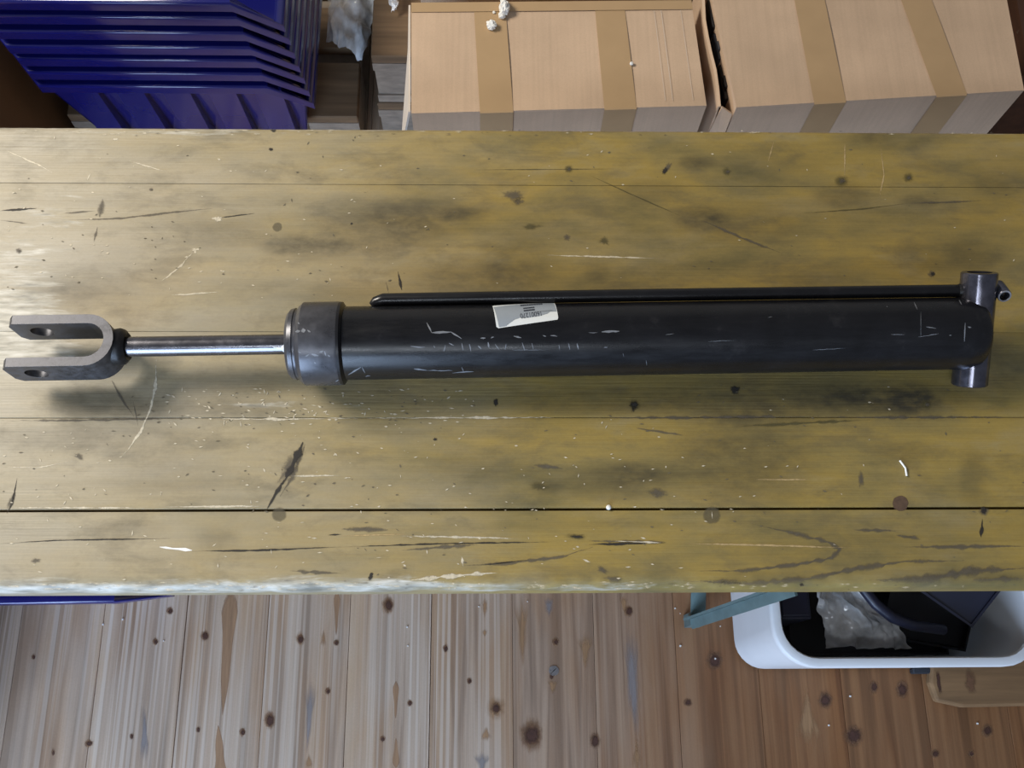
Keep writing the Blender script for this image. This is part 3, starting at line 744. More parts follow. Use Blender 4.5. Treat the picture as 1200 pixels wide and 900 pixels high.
# fork
def make_fork():
    b = MB()
    w2 = 0.0225; t = 0.0100; yo = 0.0285
    xt = S(15); xb = S(110)          # prong tip, start of the bend
    ex = xb
    yc = yo - t
    hx = S(47)
    hr = 0.0118
    outline = [(xt + 0.006, -w2), (ex, -w2), (ex, w2), (xt + 0.006, w2), (xt, w2 - 0.008), (xt, -w2 + 0.008)]
    def hit(th):
        d = (math.cos(th), math.sin(th)); best = None
        for a, c in zip(outline, outline[1:] + outline[:1]):
            ex_, ez_ = c[0] - a[0], c[1] - a[1]
            det = d[0] * (-ez_) + d[1] * ex_
            if abs(det) < 1e-12: continue
            rx, rz_ = a[0] - hx, a[1]
            tt = (rx * (-ez_) + rz_ * ex_) / det
            uu = (d[0] * rz_ - d[1] * rx) / det
            if tt > 0 and -1e-6 <= uu <= 1 + 1e-6 and (best is None or tt < best): best = tt
        return (hx + d[0] * best, d[1] * best)
    ths = sorted([2 * math.pi * k / 40 for k in range(40)] + [math.atan2(p[1], p[0] - hx) % (2 * math.pi) for p in outline])
    n = len(ths)
    for (y0, y1) in ((yc, yo), (-yo, -yc)):
        v = []
        for y in (y0, y1):
            v += [(p[0], y, HZ + p[1]) for p in map(hit, ths)]
            v += [(hx + hr * math.cos(a), y, HZ + hr * math.sin(a)) for a in ths]
        f = []
        for k in range(n):
            k2 = (k + 1) % n
            f.append([k, k2, n + k2, n + k]); f.append([2 * n + k, 3 * n + k, 3 * n + k2, 2 * n + k2])
            f.append([n + k, n + k2, 3 * n + k2, 3 * n + k])
            mid = (ths[k] + (ths[k2] if k2 else ths[k2] + 2 * math.pi)) / 2
            if abs(hit(mid)[0] - ex) > 1e-6:
                f.append([k, 2 * n + k, 2 * n + k2, k2])
        b.add(v, f)
    # U bend
    m = 16; v = []
    for i in range(m + 1):
        a = R(90 - 180 * i / m)
        for (rr, sgn) in ((yo, 0), (yc, 0)):
            for z in (-w2, w2):
                v.append((ex + rr * math.cos(a) * 0.98, rr * math.sin(a), HZ + z))
    f = []
    for i in range(m):
        a, c = i * 4, (i + 1) * 4
        f += [[a, a + 1, c + 1, c], [a + 2, c + 2, c + 3, a + 3], [a, c, c + 2, a + 2], [a + 1, a + 3, c + 3, c + 1]]
    b.add(v, f)
    o = b.build('fork_end', M['forged'], cyl)
    bm = bmesh.new(); bm.from_mesh(o.data); bmesh.ops.remove_doubles(bm, verts=bm.verts, dist=0.00005); bmesh.ops.recalc_face_normals(bm, faces=bm.faces); bm.to_mesh(o.data); bm.free()
    autosmooth(o, 40)
    bevel(o, 0.0014, 2)
    return o, ex + yo
fork, xe = make_fork()
fork['label'] = 'dark steel fork with two drilled prongs'
MB().lathe([(xe - 0.007, 0.0190), (xe + 0.000, 0.0200), (xe + 0.004, 0.0185), (xe + 0.0075, 0.0145), (S(147), 0.0112)], 32, (1, 0, 0), O).build('weld_bead', M['weld'], cyl, 50)
MB().lathe([(S(140), 0.0107), (S(345), 0.0107)], 40, (1, 0, 0), O).build('piston_rod', M['chrome'], cyl, 40)
# grease mark on the rod next to the gland
def on_tube(s, th, r):   # th: 0 = up, positive = towards the viewer (-y)
    return Vector((s, -math.sin(th) * r, HZ + math.cos(th) * r))
def tube_patch(pts, r, sub=6):
    """pts: outline of (s, theta); triangulated fan strip, curved on the tube"""
    b = MB()
    n = len(pts)
    cs = sum(p[0] for p in pts) / n; ct = sum(p[1] for p in pts) / n
    v = [on_tube(cs, ct, r)]
    for q in range(1, sub + 1):
        for p in pts:
            t = q / sub
            v.append(on_tube(cs + (p[0] - cs) * t, ct + (p[1] - ct) * t, r))
    f = []
    for k in range(n):
        k2 = (k + 1) % n
        f.append([0, 1 + k, 1 + k2])
        for q in range(sub - 1):
            f.append([1 + q * n + k, 1 + (q + 1) * n + k, 1 + (q + 1) * n + k2, 1 + q * n + k2])
    return v, f
# gland collar
s0 = S(340)
gl = MB().lathe([(s0, 0.012), (s0, 0.034), (s0 + 0.003, 0.0372), (s0 + 0.0075, 0.0383), (s0 + 0.0085, 0.0372), (s0 + 0.0105, 0.0372), (s0 + 0.012, 0.0405), (s0 + 0.0165, RC), (S(398), RC), (S(400.5), RC - 0.0008), (S(401), 0.036)], 72, (1, 0, 0), O).build('gland_collar', M['collar'], cyl, 30)
gl['label'] = 'scuffed grey gland collar'
MB().lathe([(s0 - 0.0012, 0.0108), (s0 - 0.0012, 0.0165), (s0 + 0.001, 0.018), (s0 + 0.001, 0.0108)], 40, (1, 0, 0), O, close=True).build('wiper_ring', M['black_pl'], gl, 30)
MB().lathe([(S(399), 0.038), (S(400), RC - 0.0001), (S(403), RC - 0.0004), (S(405.5), 0.0405), (S(407), 0.038)], 72, (1, 0, 0), O).build('seal_ring', M['black_pl'], gl, 50)
# barrel
se = S(1146)
MB().lathe([(S(396), RTB), (S(700), RTB), (S(1117), RTB), (S(1121), RTB + 0.0006), (S(1126), RTB + 0.0002), (S(1134), RTB - 0.0012), (se - 0.004, RTB - 0.003), (se, RTB - 0.0065), (se, 0.0)], 80, (1, 0, 0), O).build('barrel', M['black'], cyl, 40)
# oil pipe along the far side
rp = 0.0068
def pipe_pt(px, th, r): return Vector((S(px), math.sin(th) * r, HZ + math.cos(th) * r))
pts = [pipe_pt(436, R(66), RTB + 0.001), pipe_pt(441, R(66), RTB + rp * 0.6), pipe_pt(450, R(66), RTB + rp * 0.95), pipe_pt(700, R(66), RTB + rp + 0.0002), pipe_pt(900, R(65), RTB + rp + 0.0002), pipe_pt(1090, R(63), RTB + rp + 0.0002), pipe_pt(1122, R(62), RTB + rp + 0.0002)]
MB().tube(pts, [rp * 0.45, rp * 0.85, rp, rp, rp, rp, rp], 18).build('oil_pipe', M['black'], cyl, 50)
pe = pts[-1]
MB().lathe([(-0.004, 0.0062), (0, 0.0082), (0.005, 0.0088), (0.009, 0.0078), (0.014, 0.006)], 24, (1, -0.1, 0.02), pe).build('pipe_weld', M['weld'], cyl, 50)
# cross tube (pivot)
el = R(31); LP = 0.123; rpin = 0.0187
pdir = Vector((0, math.cos(el), math.sin(el)))
cz = LP / 2 * math.sin(el) + rpin * math.cos(el) + 0.0003
cpin = Vector((S(1141), 0.0035, cz))
hb = LP / 2
MB().lathe([(-hb, 0.0125), (-hb, rpin - 0.001), (-hb + 0.001, rpin), (hb - 0.001, rpin), (hb, rpin - 0.001), (hb, 0.0125), (hb - 0.05, 0.0125), (-hb + 0.05, 0.0125)], 48, pdir, cpin, close=True).build('pivot_tube', M['pin'], cyl, 40)['label'] = 'shiny dark steel pivot tube'
# port stub with open end
ppos = cpin + pdir * (hb - 0.030) + Vector((0.0235, 0.006, 0.0085))
pa_ = Vector((-0.10, -0.80, 0.60)).normalized()
MB().lathe([(-0.012, 0.0047), (-0.012, 0.0072), (0.0092, 0.0072), (0.0100, 0.0066), (0.0100, 0.0050), (0.004, 0.0047)], 28, pa_, ppos, close=True).build('port_stub', M['pin'], cyl, 40)
MB().lathe([(0.0100, 0.0050), (0.0106, 0.0052), (0.0106, 0.0066), (0.0100, 0.0068)], 28, pa_, ppos, close=True).build('port_rim', M['bright'], cyl, 40)
MB().lathe([(-0.006, 0.0075), (0.0, 0.0062), (0.006, 0.0065)], 18, Vector((1, 0, 0)), ppos - Vector((0.0065, 0, 0)) - pa_ * 0.001).build('port_weld', M['weld'], cyl, 50)
# sticker: pixel corners -> (s, theta) by intersecting rays with the barrel
Minv = Matrix.Translation((Pa.x, Pa.y, TZ)) @ Matrix.Rotation(rz, 4, 'Z')
Minv.invert()
def tube_hit(px, py, r):
    d = FW + RT * ((px - 600) / FPX) - UP * ((py - 450) / FPX)
    o_ = Minv @ CAM; d_ = Minv.to_3x3() @ d
    oy, oz = o_.y, o_.z - HZ
    A = d_.y ** 2 + d_.z ** 2; B = 2 * (oy * d_.y + oz * d_.z); C = oy * oy + oz * oz - r * r
    D = B * B - 4 * A * C
    if D < 0: D = 0
    t = (-B - math.sqrt(D)) / (2 * A)
    p = o_ + d_ * t
    return p.x, math.atan2(-p.y, p.z - HZ)
cor = [tube_hit(577, 358.5, RTB), tube_hit(649, 355, RTB), tube_hit(654.5, 374.5, RTB), tube_hit(582, 385, RTB)]
def bilin(u, v):
    a = [cor[0][i] + (cor[1][i] - cor[0][i]) * u for i in (0, 1)]; c = [cor[3][i] + (cor[2][i] - cor[3][i]) * u for i in (0, 1)]
    return a[0] + (c[0] - a[0]) * v, a[1] + (c[1] - a[1]) * v
def patch_uv(poly, r, sub=6):
    dense = []
    for a, c in zip(poly, poly[1:] + poly[:1]):
        for i in range(6): dense.append((a[0] + (c[0] - a[0]) * i / 6, a[1] + (c[1] - a[1]) * i / 6))
    return tube_patch([bilin(*p) for p in dense], r, sub)
rr = 0.05
v, f = patch_uv([(0.0, 0.03), (0.015, 0), (0.96, 0), (1, .06), (1, .93), (.985, 1), (.03, 1), (0, .95)], RTB + 0.0002)  # white border paints the glare round the grey sticker
lab = build('sticker', v, f, M['sticker'], cyl, True)
lab['label'] = 'small grey printed sticker with white glare painted round it'
v, f = patch_uv([(0.01, 0.14), (0.25, 0.09), (0.5, 0.07), (0.98, 0.06), (0.99, .70), (.9, .66), (.84, .74), (.70, .80), (.52, .80), (.40, .76), (.30, .80), (.20, .86), (.15, .97), (.04, .97)], RTB + 0.0004)
build('print_panel', v, f, M['print_grey'], lab, True)
def text_on(txt, u0, u1, v0, v1, name):
    cu = bpy.data.curves.new('t', 'FONT'); cu.body = txt; cu.size = 1
    to = bpy.data.objects.new('t', cu); COL.objects.link(to)
    dg = bpy.context.evaluated_depsgraph_get(); dg.update()
    me = bpy.data.meshes.new_from_object(to.evaluated_get(dg))
    vv = [tuple(p.co) for p in me.vertices]; ff = [list(p.vertices) for p in me.polygons]
    bpy.data.objects.remove(to); bpy.data.curves.remove(cu); bpy.data.meshes.remove(me)
    xa, xb = min(p[0] for p in vv), max(p[0] for p in vv); ya, yb = min(p[1] for p in vv), max(p[1] for p in vv)
    # the sticker reads upside down from here: text x runs to the left, text up runs to the viewer
    res = []
    for p in vv:
        u = u1 - (p[0] - xa) / (xb - xa) * (u1 - u0); vq = v0 + (p[1] - ya) / (yb - ya) * (v1 - v0)
        s_, th = bilin(u, vq); res.append(on_tube(s_, th, RTB + 0.0006))
    return build(name, res, ff, M['ink'], lab)
text_on('16001270', 0.40, 0.74, 0.62, 0.80, 'lettering')
rnd = random.Random(5)
for (u0, u1, v0, v1, n) in [(0.44, 0.80, 0.13, 0.24, 9), (0.47, 0.64, 0.36, 0.43, 6), (0.47, 0.64, 0.48, 0.55, 6)]:
    b = MB(); u = u0
    while u < u1:
        wq = rnd.uniform(0.4, 1.0) * (u1 - u0) / n
        vv, ff = tube_patch([bilin(u, v0), bilin(u + wq * 0.85, v0), bilin(u + wq * 0.85, v1), bilin(u, v1)], RTB + 0.0006, 2)
        b.add(vv, ff); u += wq
    b.build('printed_line', M['ink'], lab)
# paint scratches on barrel and collar, as slivers on the metal
def slivers(name, mat, segs, r, parent, wscale=1.0, seed=3):
    rnd = random.Random(seed); b = MB()
    for (x0, y0, x1, y1, wd) in segs:
        n = max(2, int(math.hypot(x1 - x0, y1 - y0) / 4)); L = []; Q = []
        dx, dy = x1 - x0, y1 - y0; l = math.hypot(dx, dy) or 1; nx, ny = -dy / l, dx / l
        for i in range(n + 1):
            t = i / n; wq = wd * wscale * 0.5 * (0.25 + 0.75 * math.sin(math.pi * min(1, max(0, t)))) * rnd.uniform(0.6, 1.3)
            px, py = x0 + dx * t, y0 + dy * t + rnd.uniform(-.3, .3)
            a = tube_hit(px + nx * wq, py + ny * wq, r); c = tube_hit(px - nx * wq, py - ny * wq, r)
            L.append(on_tube(a[0], a[1], r + 0.0002)); Q.append(on_tube(c[0], c[1], r + 0.0002))
        b.add(L + Q, [[i, i + 1, n + 1 + i + 1, n + 1 + i] for i in range(n)])
    o = b.build(name, M[mat], parent); tag(o, kind='stuff')
seg = [(500, 378, 506, 390, 3), (506, 390, 528, 389, 4), (528, 389, 541, 397, 3), (563, 396, 569, 396, 3), (575, 396, 579, 395, 2), (602, 394, 611, 396, 3), (636, 393, 640, 394, 2), (645, 393, 653, 394, 2), (705, 389, 726, 388, 4), (690, 390, 700, 390, 1.5),
       (481, 406, 498, 407, 2), (508, 405, 510, 408, 2), (522, 404, 520, 412, 2), (526, 402, 532, 405, 2), (541, 402, 543, 411, 2), (550, 403, 552, 412, 2), (560, 405, 564, 409, 3), (572, 401, 573, 408, 3), (580, 403, 585, 410, 2), (593, 403, 592, 410, 2), (612, 402, 615, 411, 2), (623, 402, 625, 409, 1.5), (666, 402, 668, 410, 1.5), (676, 402, 678, 410, 2), (655, 404, 656, 410, 1), (485, 432, 500, 434, 3), (500, 434, 530, 434, 1.5), (530, 437, 555, 435, 2), (541, 430, 544, 437, 2),
       (408, 439, 423, 430, 3), (424, 430, 428, 437, 1.5), (428, 441, 434, 440, 1.5), (757, 422, 758, 428, 1), (730, 414, 731, 419, 1), (708, 407, 712, 407, 2), (1071, 354, 1075, 363, 2), (1085, 383, 1097, 385, 2), (1044, 392, 1060, 392, 1), (1076, 395, 1100, 391, 1.2), (1079, 365, 1079, 395, .8), (1124, 352, 1127, 357, 3), (1131, 378, 1130, 400, 2), (1134, 383, 1138, 384, 3), (1112, 393, 1115, 393, 1.5), (1039, 359, 1040, 360, 2), (600, 410, 640, 410, .7), (830, 400, 860, 399, .8), (900, 372, 905, 371, 1), (952, 410, 990, 408, .7), (780, 392, 790, 391, 1.2)]
slivers('paint_scratches', 'scratch', seg, RTB, cyl, 0.62)
slivers('collar_scratches_glint', 'scratch', [(346, 389, 352, 388, 4), (353, 388, 358, 387, 5), (360, 387, 364, 389, 3), (358, 418, 362, 415, 2), (365, 415, 373, 417, 3), (374, 413, 379, 411, 2), (380, 411, 382, 417, 1.5), (349, 412, 353, 414, 1.5), (368, 424, 370, 426, 2), (349, 378, 351, 380, 2), (393, 447, 397, 445, 1.5), (384, 416, 387, 418, 1.5)], RC, gl, seed=4)  # first slivers paint the collar's white glint, the rest are scratches
# bare steel fleck where the rod enters the gland
slv = MB()
rod_r = 0.0107
a = [tube_hit(320, 407, rod_r), tube_hit(336, 397, rod_r), tube_hit(336, 416, rod_r)]
v, f = tube_patch([a[0], a[1], ((a[1][0] + a[2][0]) / 2, (a[1][1] + a[2][1]) / 2), a[2]], rod_r + 0.0002, 3)
build('grease_smear', v, f, M['foam'], cyl)

# ------------------------------------------------------------------ blue bins
def bin_root(name, loc, rz, label, group, ribs=True):
    L, W, H = 0.475, 0.30, 0.195
    root = empty(name, loc, rz)
    tag(root, label, 'storage bin', group)
    # rim line (x, z): straight, then drops to the low front lip
    xr = 0.405; zl = H - 0.072
    tb = 0.028   # taper
    def pt(x, side, z):       # point on outer side wall
        k = (H - z) / H
        return Vector((x, side * (W / 2 - 0.010 - tb * k), z))
    b = MB()
    xbk = lambda z: 0.010 + tb * (H - z) / H
    xfr = lambda z: 0.445 + 0.02 * (z / zl)
    for s in (-1, 1):
        v = [pt(xbk(0), s, 0.0), pt(xfr(0), s, 0.0), pt(xfr(zl), s, zl), pt(xr, s, H), pt(xbk(H), s, H)]
        i = [Vector((p.x, p.y - s * 0.003, p.z)) for p in v]
        n = 5
        f = [list(range(n)), [n + k for k in range(n)][::-1]] + [[k, (k + 1) % n, n + (k + 1) % n, n + k] for k in range(n)]
        b.add(v + i, f)
    def slab(p, t):
        n = len(p); b.add(list(p) + [q + t for q in p], [list(range(n)), [n + k for k in range(n)][::-1]] + [[k, (k + 1) % n, n + (k + 1) % n, n + k] for k in range(n)])
    slab([pt(xbk(0), -1, 0), pt(xfr(0), -1, 0), pt(xfr(0), 1, 0), pt(xbk(0), 1, 0)], Vector((0, 0, 0.003)))
    slab([pt(xbk(0), -1, 0), pt(xbk(H), -1, H), pt(xbk(H), 1, H), pt(xbk(0), 1, 0)], Vector((0.003, 0, 0)))
    slab([pt(xfr(0), -1, 0), pt(xfr(zl), -1, zl), pt(xfr(zl), 1, zl), pt(xfr(0), 1, 0)], Vector((-0.003, 0, 0)))
    b.build('body', M['blue'], root)
    # rolled rim: rectangle section swept along the rim polyline, both sides + back + front lip
    path = [Vector((xfr(zl) + 0.006, -(W / 2 - 0.010 - tb * 0.072 / H) - 0.004, zl)), Vector((xr + 0.006, -W / 2 + 0.004, H)), Vector((0.012, -W / 2 + 0.004, H)), Vector((0.004, -W / 2 + 0.014, H)),
            Vector((0.004, W / 2 - 0.014, H)), Vector((0.012, W / 2 - 0.004, H)), Vector((xr + 0.006, W / 2 - 0.004, H)), Vector((xfr(zl) + 0.006, (W / 2 - 0.010 - tb * 0.072 / H) + 0.004, zl))]
    rimb = MB()
    n = len(path); v = []; f = []
    ctr = Vector((0.24, 0, 0))
    for i, p in enumerate(path):
        a = path[(i - 1) % n]; c = path[(i + 1) % n]
        t = (c - a); t.z = 0; t.normalize()
        o_ = Vector((t.y, -t.x, 0))
        if o_.dot(Vector((p.x - 0.24, p.y, 0))) < 0: o_ = -o_
        for (u, z) in ((-0.008, 0.0), (-0.006, 0.003), (0.003, 0.003), (0.0050, 0.0026), (0.0066, 0.0016), (0.0077, -0.0002), (0.0080, -0.003), (0.0080, -0.017), (0.005, -0.017), (-0.008, -0.004)):
            v.append(p + o_ * u + Vector((0, 0, z)))
    q = 10
    for i in range(n):
        j = (i + 1) % n
        for k in range(q):
            f.append([i * q + k, j * q + k, j * q + (k + 1) % q, i * q + (k + 1) % q])
    rimb.add(v, f)
    autosmooth(rimb.build('rim', M['blue'], root), 50)
    if ribs:
        for k in range(5):
            xk = 0.055 + k * 0.082
            rbm = MB()
            zt = H - 0.016; zb = 0.004
            p = [pt(xk, -1, zb), pt(xk + 0.048, -1, zb), pt(xk + 0.048, -1, zt), pt(xk, -1, zt)]
            rbm.add(p + [Vector((u.x, -(W / 2 - 0.003) if u.z > 0.1 else -(W / 2 - 0.012), u.z)) for u in p], [[0, 1, 2, 3], [7, 6, 5, 4], [0, 4, 5, 1], [1, 5, 6, 2], [2, 6, 7, 3], [3, 7, 4, 0]])
            rbm.build('rib', M['blue'], root)
    return root
def copy_tree(o, parent=None):
    c = o.copy(); COL.objects.link(c); c.parent = parent
    for ch in list(o.children):
        if not ch.name.startswith('rib'): copy_tree(ch, c)
    return c
PZ = 0.144
zb0 = PZ + 0.001
rim_z = zb0 + 0.195
c_rim = bp(38, 97, rim_z)
base_loc = Vector((c_rim.x, c_rim.y + 0.146, zb0))
names = ['lowest', 'second from the bottom', 'third from the bottom', 'fourth from the bottom', 'fifth from the bottom', 'sixth from the bottom', 'topmost']
grp = 'blue bins nested behind the bench'
bin0 = bin_root('picking_bin', base_loc, 0, 'blue plastic picking bin with ribbed side, lowest of the nested stack on the pallet', grp)
for k in range(1, 7):
    c = copy_tree(bin0)
    c.location = base_loc + Vector((-0.002 * k, 0.001 * (k % 3), 0.036 * k))
    c['label'] = 'blue plastic picking bin, %s of the nested stack behind the workbench' % names[k]
# bin under the left end of the bench, then an unseen one added
pr = bp(158, 705, 0.196)
binf = bin_root('picking_bin', (pr.x - 0.445, pr.y + 0.146 + 0.002, 0.001), R(0.6), 'blue plastic picking bin standing on the floor under the workbench', 'blue bins on the floor', ribs=False)

xb_ = bp(1, 760, 0.19).x
shade_bin = bin_root('picking_bin', (xb_ - 0.10, -0.02, 0.001), R(180), 'blue plastic picking bin added out of view to shade the floor beside the bench', 'blue bins on the floor', ribs=False)  # added beyond the frame edge to throw shade on the floor corner

# ------------------------------------------------------------------ pallets
def pallet(name, x0, x1, y0, y1, z0, label, group):
    root = empty(name, ((x0 + x1) / 2, (y0 + y1) / 2, z0))
    tag(root, label, 'pallet', group)
    of = Vector((0, 0, 0)) + Vector(root.location)
    n = 5; bw = [0.128, 0.1, 0.128, 0.1, 0.128]
    tot = sum(bw); gp = (y1 - y0 - tot) / (n - 1); y = y0
    for k in range(n):
        bevel(MB().box(x0, x1, y, y + bw[k], z0 + 0.122, z0 + 0.144).build('deck_board', M['pallet'], root, off=of), 0.002, 1)
        y += bw[k] + gp
    for xs_ in (x0, (x0 + x1) / 2 - 0.05, x1 - 0.1):
        MB().box(xs_, xs_ + 0.1, y0, y1, z0 + 0.100, z0 + 0.1215).build('stringer', M['pallet_end'], root, off=of)
        MB().box(xs_, xs_ + 0.1, y0, y1, z0, z0 + 0.022).build('bottom_board', M['pallet_end'], root, off=of)
        for yy in (y0 + 0.004, (y0 + y1) / 2 - 0.07, y1 - 0.144):
            bk = MB().box(xs_ + 0.002, xs_ + 0.098, yy, yy + 0.14, z0 + 0.0222, z0 + 0.0998).build('block', M['pallet_end'], root, off=of)
            if yy < y0 + 0.01:
                for (nx_, nz_) in ((0.03, 0.075), (0.065, 0.06), (0.05, 0.085)):
                    nb = MB().lathe([(0, 0.004), (0.001, 0.004)], 10, (0, -1, 0), (xs_ + nx_, yy + 0.0002, z0 + nz_)).build('nail', M['mk_dark'], bk, off=of)
    return root
pf = bp(400, 137, PZ); pr_ = bp(420, 110, PZ)
pallet('pallet', pr_.x - 0.57, pr_.x, pf.y, pf.y + 0.72, 0.0, 'rough wooden pallet under the stack of blue bins', 'pallets behind the bench')
# second stack of pallets beyond the boxes
pf2 = bp(450, 66, 0.288); pl2 = bp(432, 66, 0.288)
pallet('pallet', pl2.x, pl2.x + 0.8, pf2.y - 0.004, pf2.y + 0.71, 0.0, 'rough wooden pallet on the floor behind the cardboard boxes, lower of two', 'pallets behind the bench')
pallet('pallet', pl2.x + 0.004, pl2.x + 0.8, pf2.y, pf2.y + 0.71, 0.1445, 'rough wooden pallet behind the cardboard boxes, upper of two', 'pallets behind the bench')

# ------------------------------------------------------------------ cardboard boxes
BZ = 0.54
def quad_slab(b, p, t):
    n = len(p)
    b.add(list(p) + [q + t for q in p], [list(range(n)), [n + k for k in range(n)][::-1]] + [[k, (k + 1) % n, n + (k + 1) % n, n + k] for k in range(n)])
def lerp2(c, u, v):
    return c[0].lerp(c[1], u).lerp(c[3].lerp(c[2], u), v)
def strip_top(c, u0, u1, z, v0=0.0, v1=1.0, u0b=None, u1b=None, dn=0.0, nrm=None):
    """tape over the top from back (v1) to front (v0), folded down the front by dn"""
    u0b = u0 if u0b is None else u0b; u1b = u1 if u1b is None else u1b
    dz = Vector((0, 0, z))
    v = []
    m = 8
    for i in range(m + 1):
        t = i / m; vv = v1 + (v0 - v1) * t
        a = lerp2(c, u0b + (u0 - u0b) * t, vv) + dz; d = lerp2(c, u1b + (u1 - u1b) * t, vv) + dz
        v += [a, d]
    if dn:
        f0 = nrm * 0.0028
        v += [lerp2(c, u0, v0) + f0, lerp2(c, u1, v0) + f0]
        v += [lerp2(c, u0, v0) + f0 * 1.6 - Vector((0, 0, dn)), lerp2(c, u1, v0) + f0 * 1.6 - Vector((0, 0, dn))]
    k = len(v) // 2
    return v, [[2 * i, 2 * i + 1, 2 * i + 3, 2 * i + 2] for i in range(k - 1)]
def carton(name, c, h, label, group, tapes, back_tape=None, front_n=None, bulge=0.002):
    """c: top corners front-left, front-right, back-right, back-left"""
    ctr = sum((q for q in c), Vector()) / 4
    root = empty(name, (ctr.x, ctr.y, c[0].z - h))
    tag(root, label, 'cardboard box', group)
    of = Vector(root.location)
    b = MB(); n = 8
    # walls as a grid with a small bulge
    ring = []
    for (a, d) in ((c[0], c[1]), (c[1], c[2]), (c[2], c[3]), (c[3], c[0])):
        for i in range(n): ring.append((a.lerp(d, i / n), i / n, (d - a).normalized().cross(Vector((0, 0, 1)))))
    lv = 7; v = []
    for j in range(lv + 1):
        t = j / lv
        for (p, s_, nn) in ring:
            v.append(p + nn * (bulge * math.sin(math.pi * s_) * math.sin(math.pi * t)) - Vector((0, 0, h * t)))
    m = len(ring); f = []
    for j in range(lv):
        for i in range(m):
            f.append([j * m + i, j * m + (i + 1) % m, (j + 1) * m + (i + 1) % m, (j + 1) * m + i])
    f.append([lv * m + i for i in range(m)])
    b.add(v, f)
    o = b.build('body', M['card'], root, off=of); autosmooth(o, 40)
    tp = MB(); e = 0.0035
    g = 8; vv = []
    for j in range(g + 1):
        for i in range(g + 1):
            u, w_ = i / g, j / g
            p = lerp2(c, u, w_)
            sag = 0.0025 * math.sin(math.pi * u) * math.sin(math.pi * w_)
            vv.append(p + Vector((0, 0, 0.0004 - sag)))
    nn = len(vv)
    ff = [[j * (g + 1) + i, j * (g + 1) + i + 1, (j + 1) * (g + 1) + i + 1, (j + 1) * (g + 1) + i] for j in range(g) for i in range(g)]
    tp.add(vv, ff)
    o = tp.build('top_flap', M['card'], root, off=of)
    sm = o.modifiers.new('thick', 'SOLIDIFY'); sm.thickness = 0.004; sm.offset = -1 if o.data.polygons[0].normal.z > 0 else 1
    for tpar in tapes:
        v, f = strip_top(c, tpar[0], tpar[1], 0.0007, 0.0, 1.0, tpar[2], tpar[3], 0.16, front_n)
        mb = MB(); mb.add(v, f); mb.build('tape_strip', M['tape'], root, off=of)
    if back_tape:
        v0, v1 = back_tape
        b2 = MB(); vv = [lerp2(c, i / 8, w_) + Vector((0, 0, 0.0018)) for i in range(9) for w_ in (v0, v1)]
        b2.add(vv, [[2 * i, 2 * i + 1, 2 * i + 3, 2 * i + 2] for i in range(8)])
        b2.build('tape_strip', M['tape'], root, off=of)
    return root
c1 = [bp(482, 133, BZ), bp(828, 124, BZ), bp(810, 1, BZ), bp(482, 4, BZ)]
nf = Vector((0, -1, 0))
W1 = 347.0
box1 = carton('cardboard_box', c1, BZ - 0.0, 'brown taped cardboard box with white foam crumbs on top, beside the pallet gap', 'boxes behind the bench',
              [((562 - 482) / W1, (601 - 482) / W1, (555 - 482) / 330, (592 - 482) / 330), ((708 - 482) / W1, (746 - 482) / W1, (697 - 482) / 330, (732 - 482) / 330)], (0.91, 1.0), nf)
# bent-out side flap left of the box
of = Vector(box1.location)
fb = MB()
a = bp(481, 6, BZ - 0.004); d = bp(481, 131, BZ - 0.004)
lo1, lo2 = bp(476, 3, BZ - 0.03), bp(463, 168, BZ - 0.12)
quad_slab(fb, [a, d, d + Vector((-0.022, -0.01, -0.11)), a + Vector((-0.010, 0.0, -0.11))], Vector((-0.003, 0, 0)))
fb.build('side_flap', M['card_pale'], box1, off=of)
# creases on the top
for (u, wv) in ((0.86, 0.8), (0.885, 1.0), (0.955, 0.8)):
    pv = [lerp2(c1, u + 0.0015 * k, t) + Vector((0, 0, 0.0022)) for t in np.linspace(0.05, 0.9, 6) for k in (0, wv)]
    cb = MB(); cb.add(pv, [[2 * i, 2 * i + 1, 2 * i + 3, 2 * i + 2] for i in range(5)]); cb.build('crease', M['card_pale'], box1, off=of)

c2 = [bp(863, 126, BZ), bp(1200, 106, BZ), bp(1176, -20, BZ), bp(829, -25, BZ)]
n2 = (c2[1] - c2[0]).normalized().cross(Vector((0, 0, 1)))
W2 = 337.0
box2 = carton('cardboard_box', c2, BZ, 'brown taped cardboard box with torn open side showing dark contents', 'boxes behind the bench',
              [((953 - 863) / W2, (990 - 863) / W2, (926 - 829) / 347, (961 - 829) / 347), ((1096 - 863) / W2, (1132 - 863) / W2, (1047 - 829) / 347, (1083 - 829) / 347)], (0.84, 1.0), n2)
of2 = Vector(box2.location)
# torn outer side wall standing off the body, with a ragged edge
ea = [bp(x, y, BZ - 0.006) for (x, y) in ((851, 152), (845, 120), (839, 80), (833, 40), (827, 0), (823, -25))]
eb = [bp(x, y, BZ - 0.004) for (x, y) in ((842, 124), (838, 110), (829, 62), (824, 28), (818, 0), (815, -25))]
tw = MB()
top = [bp(x, y, BZ) for (x, y) in ((846, 122), (843, 100), (840, 80), (836, 60), (832, 40), (829, 20), (826, 0), (823, -24))]
top = [p + Vector((random.uniform(-.002, .002), 0, random.uniform(-.006, .002))) for p in top]
out = [p + Vector((-0.004, 0, -0.002)) for p in top]
botm = [p + Vector((-0.006, 0.0, -0.30)) for p in top]
n = len(top)
tw.add(top + out + botm, [[i, i + 1, n + i + 1, n + i] for i in range(n - 1)] + [[n + i, n + i + 1, 2 * n + i + 1, 2 * n + i] for i in range(n - 1)])
o = tw.build('torn_side', M['card'], box2, off=of2)
sm = o.modifiers.new('thick', 'SOLIDIFY'); sm.thickness = 0.003
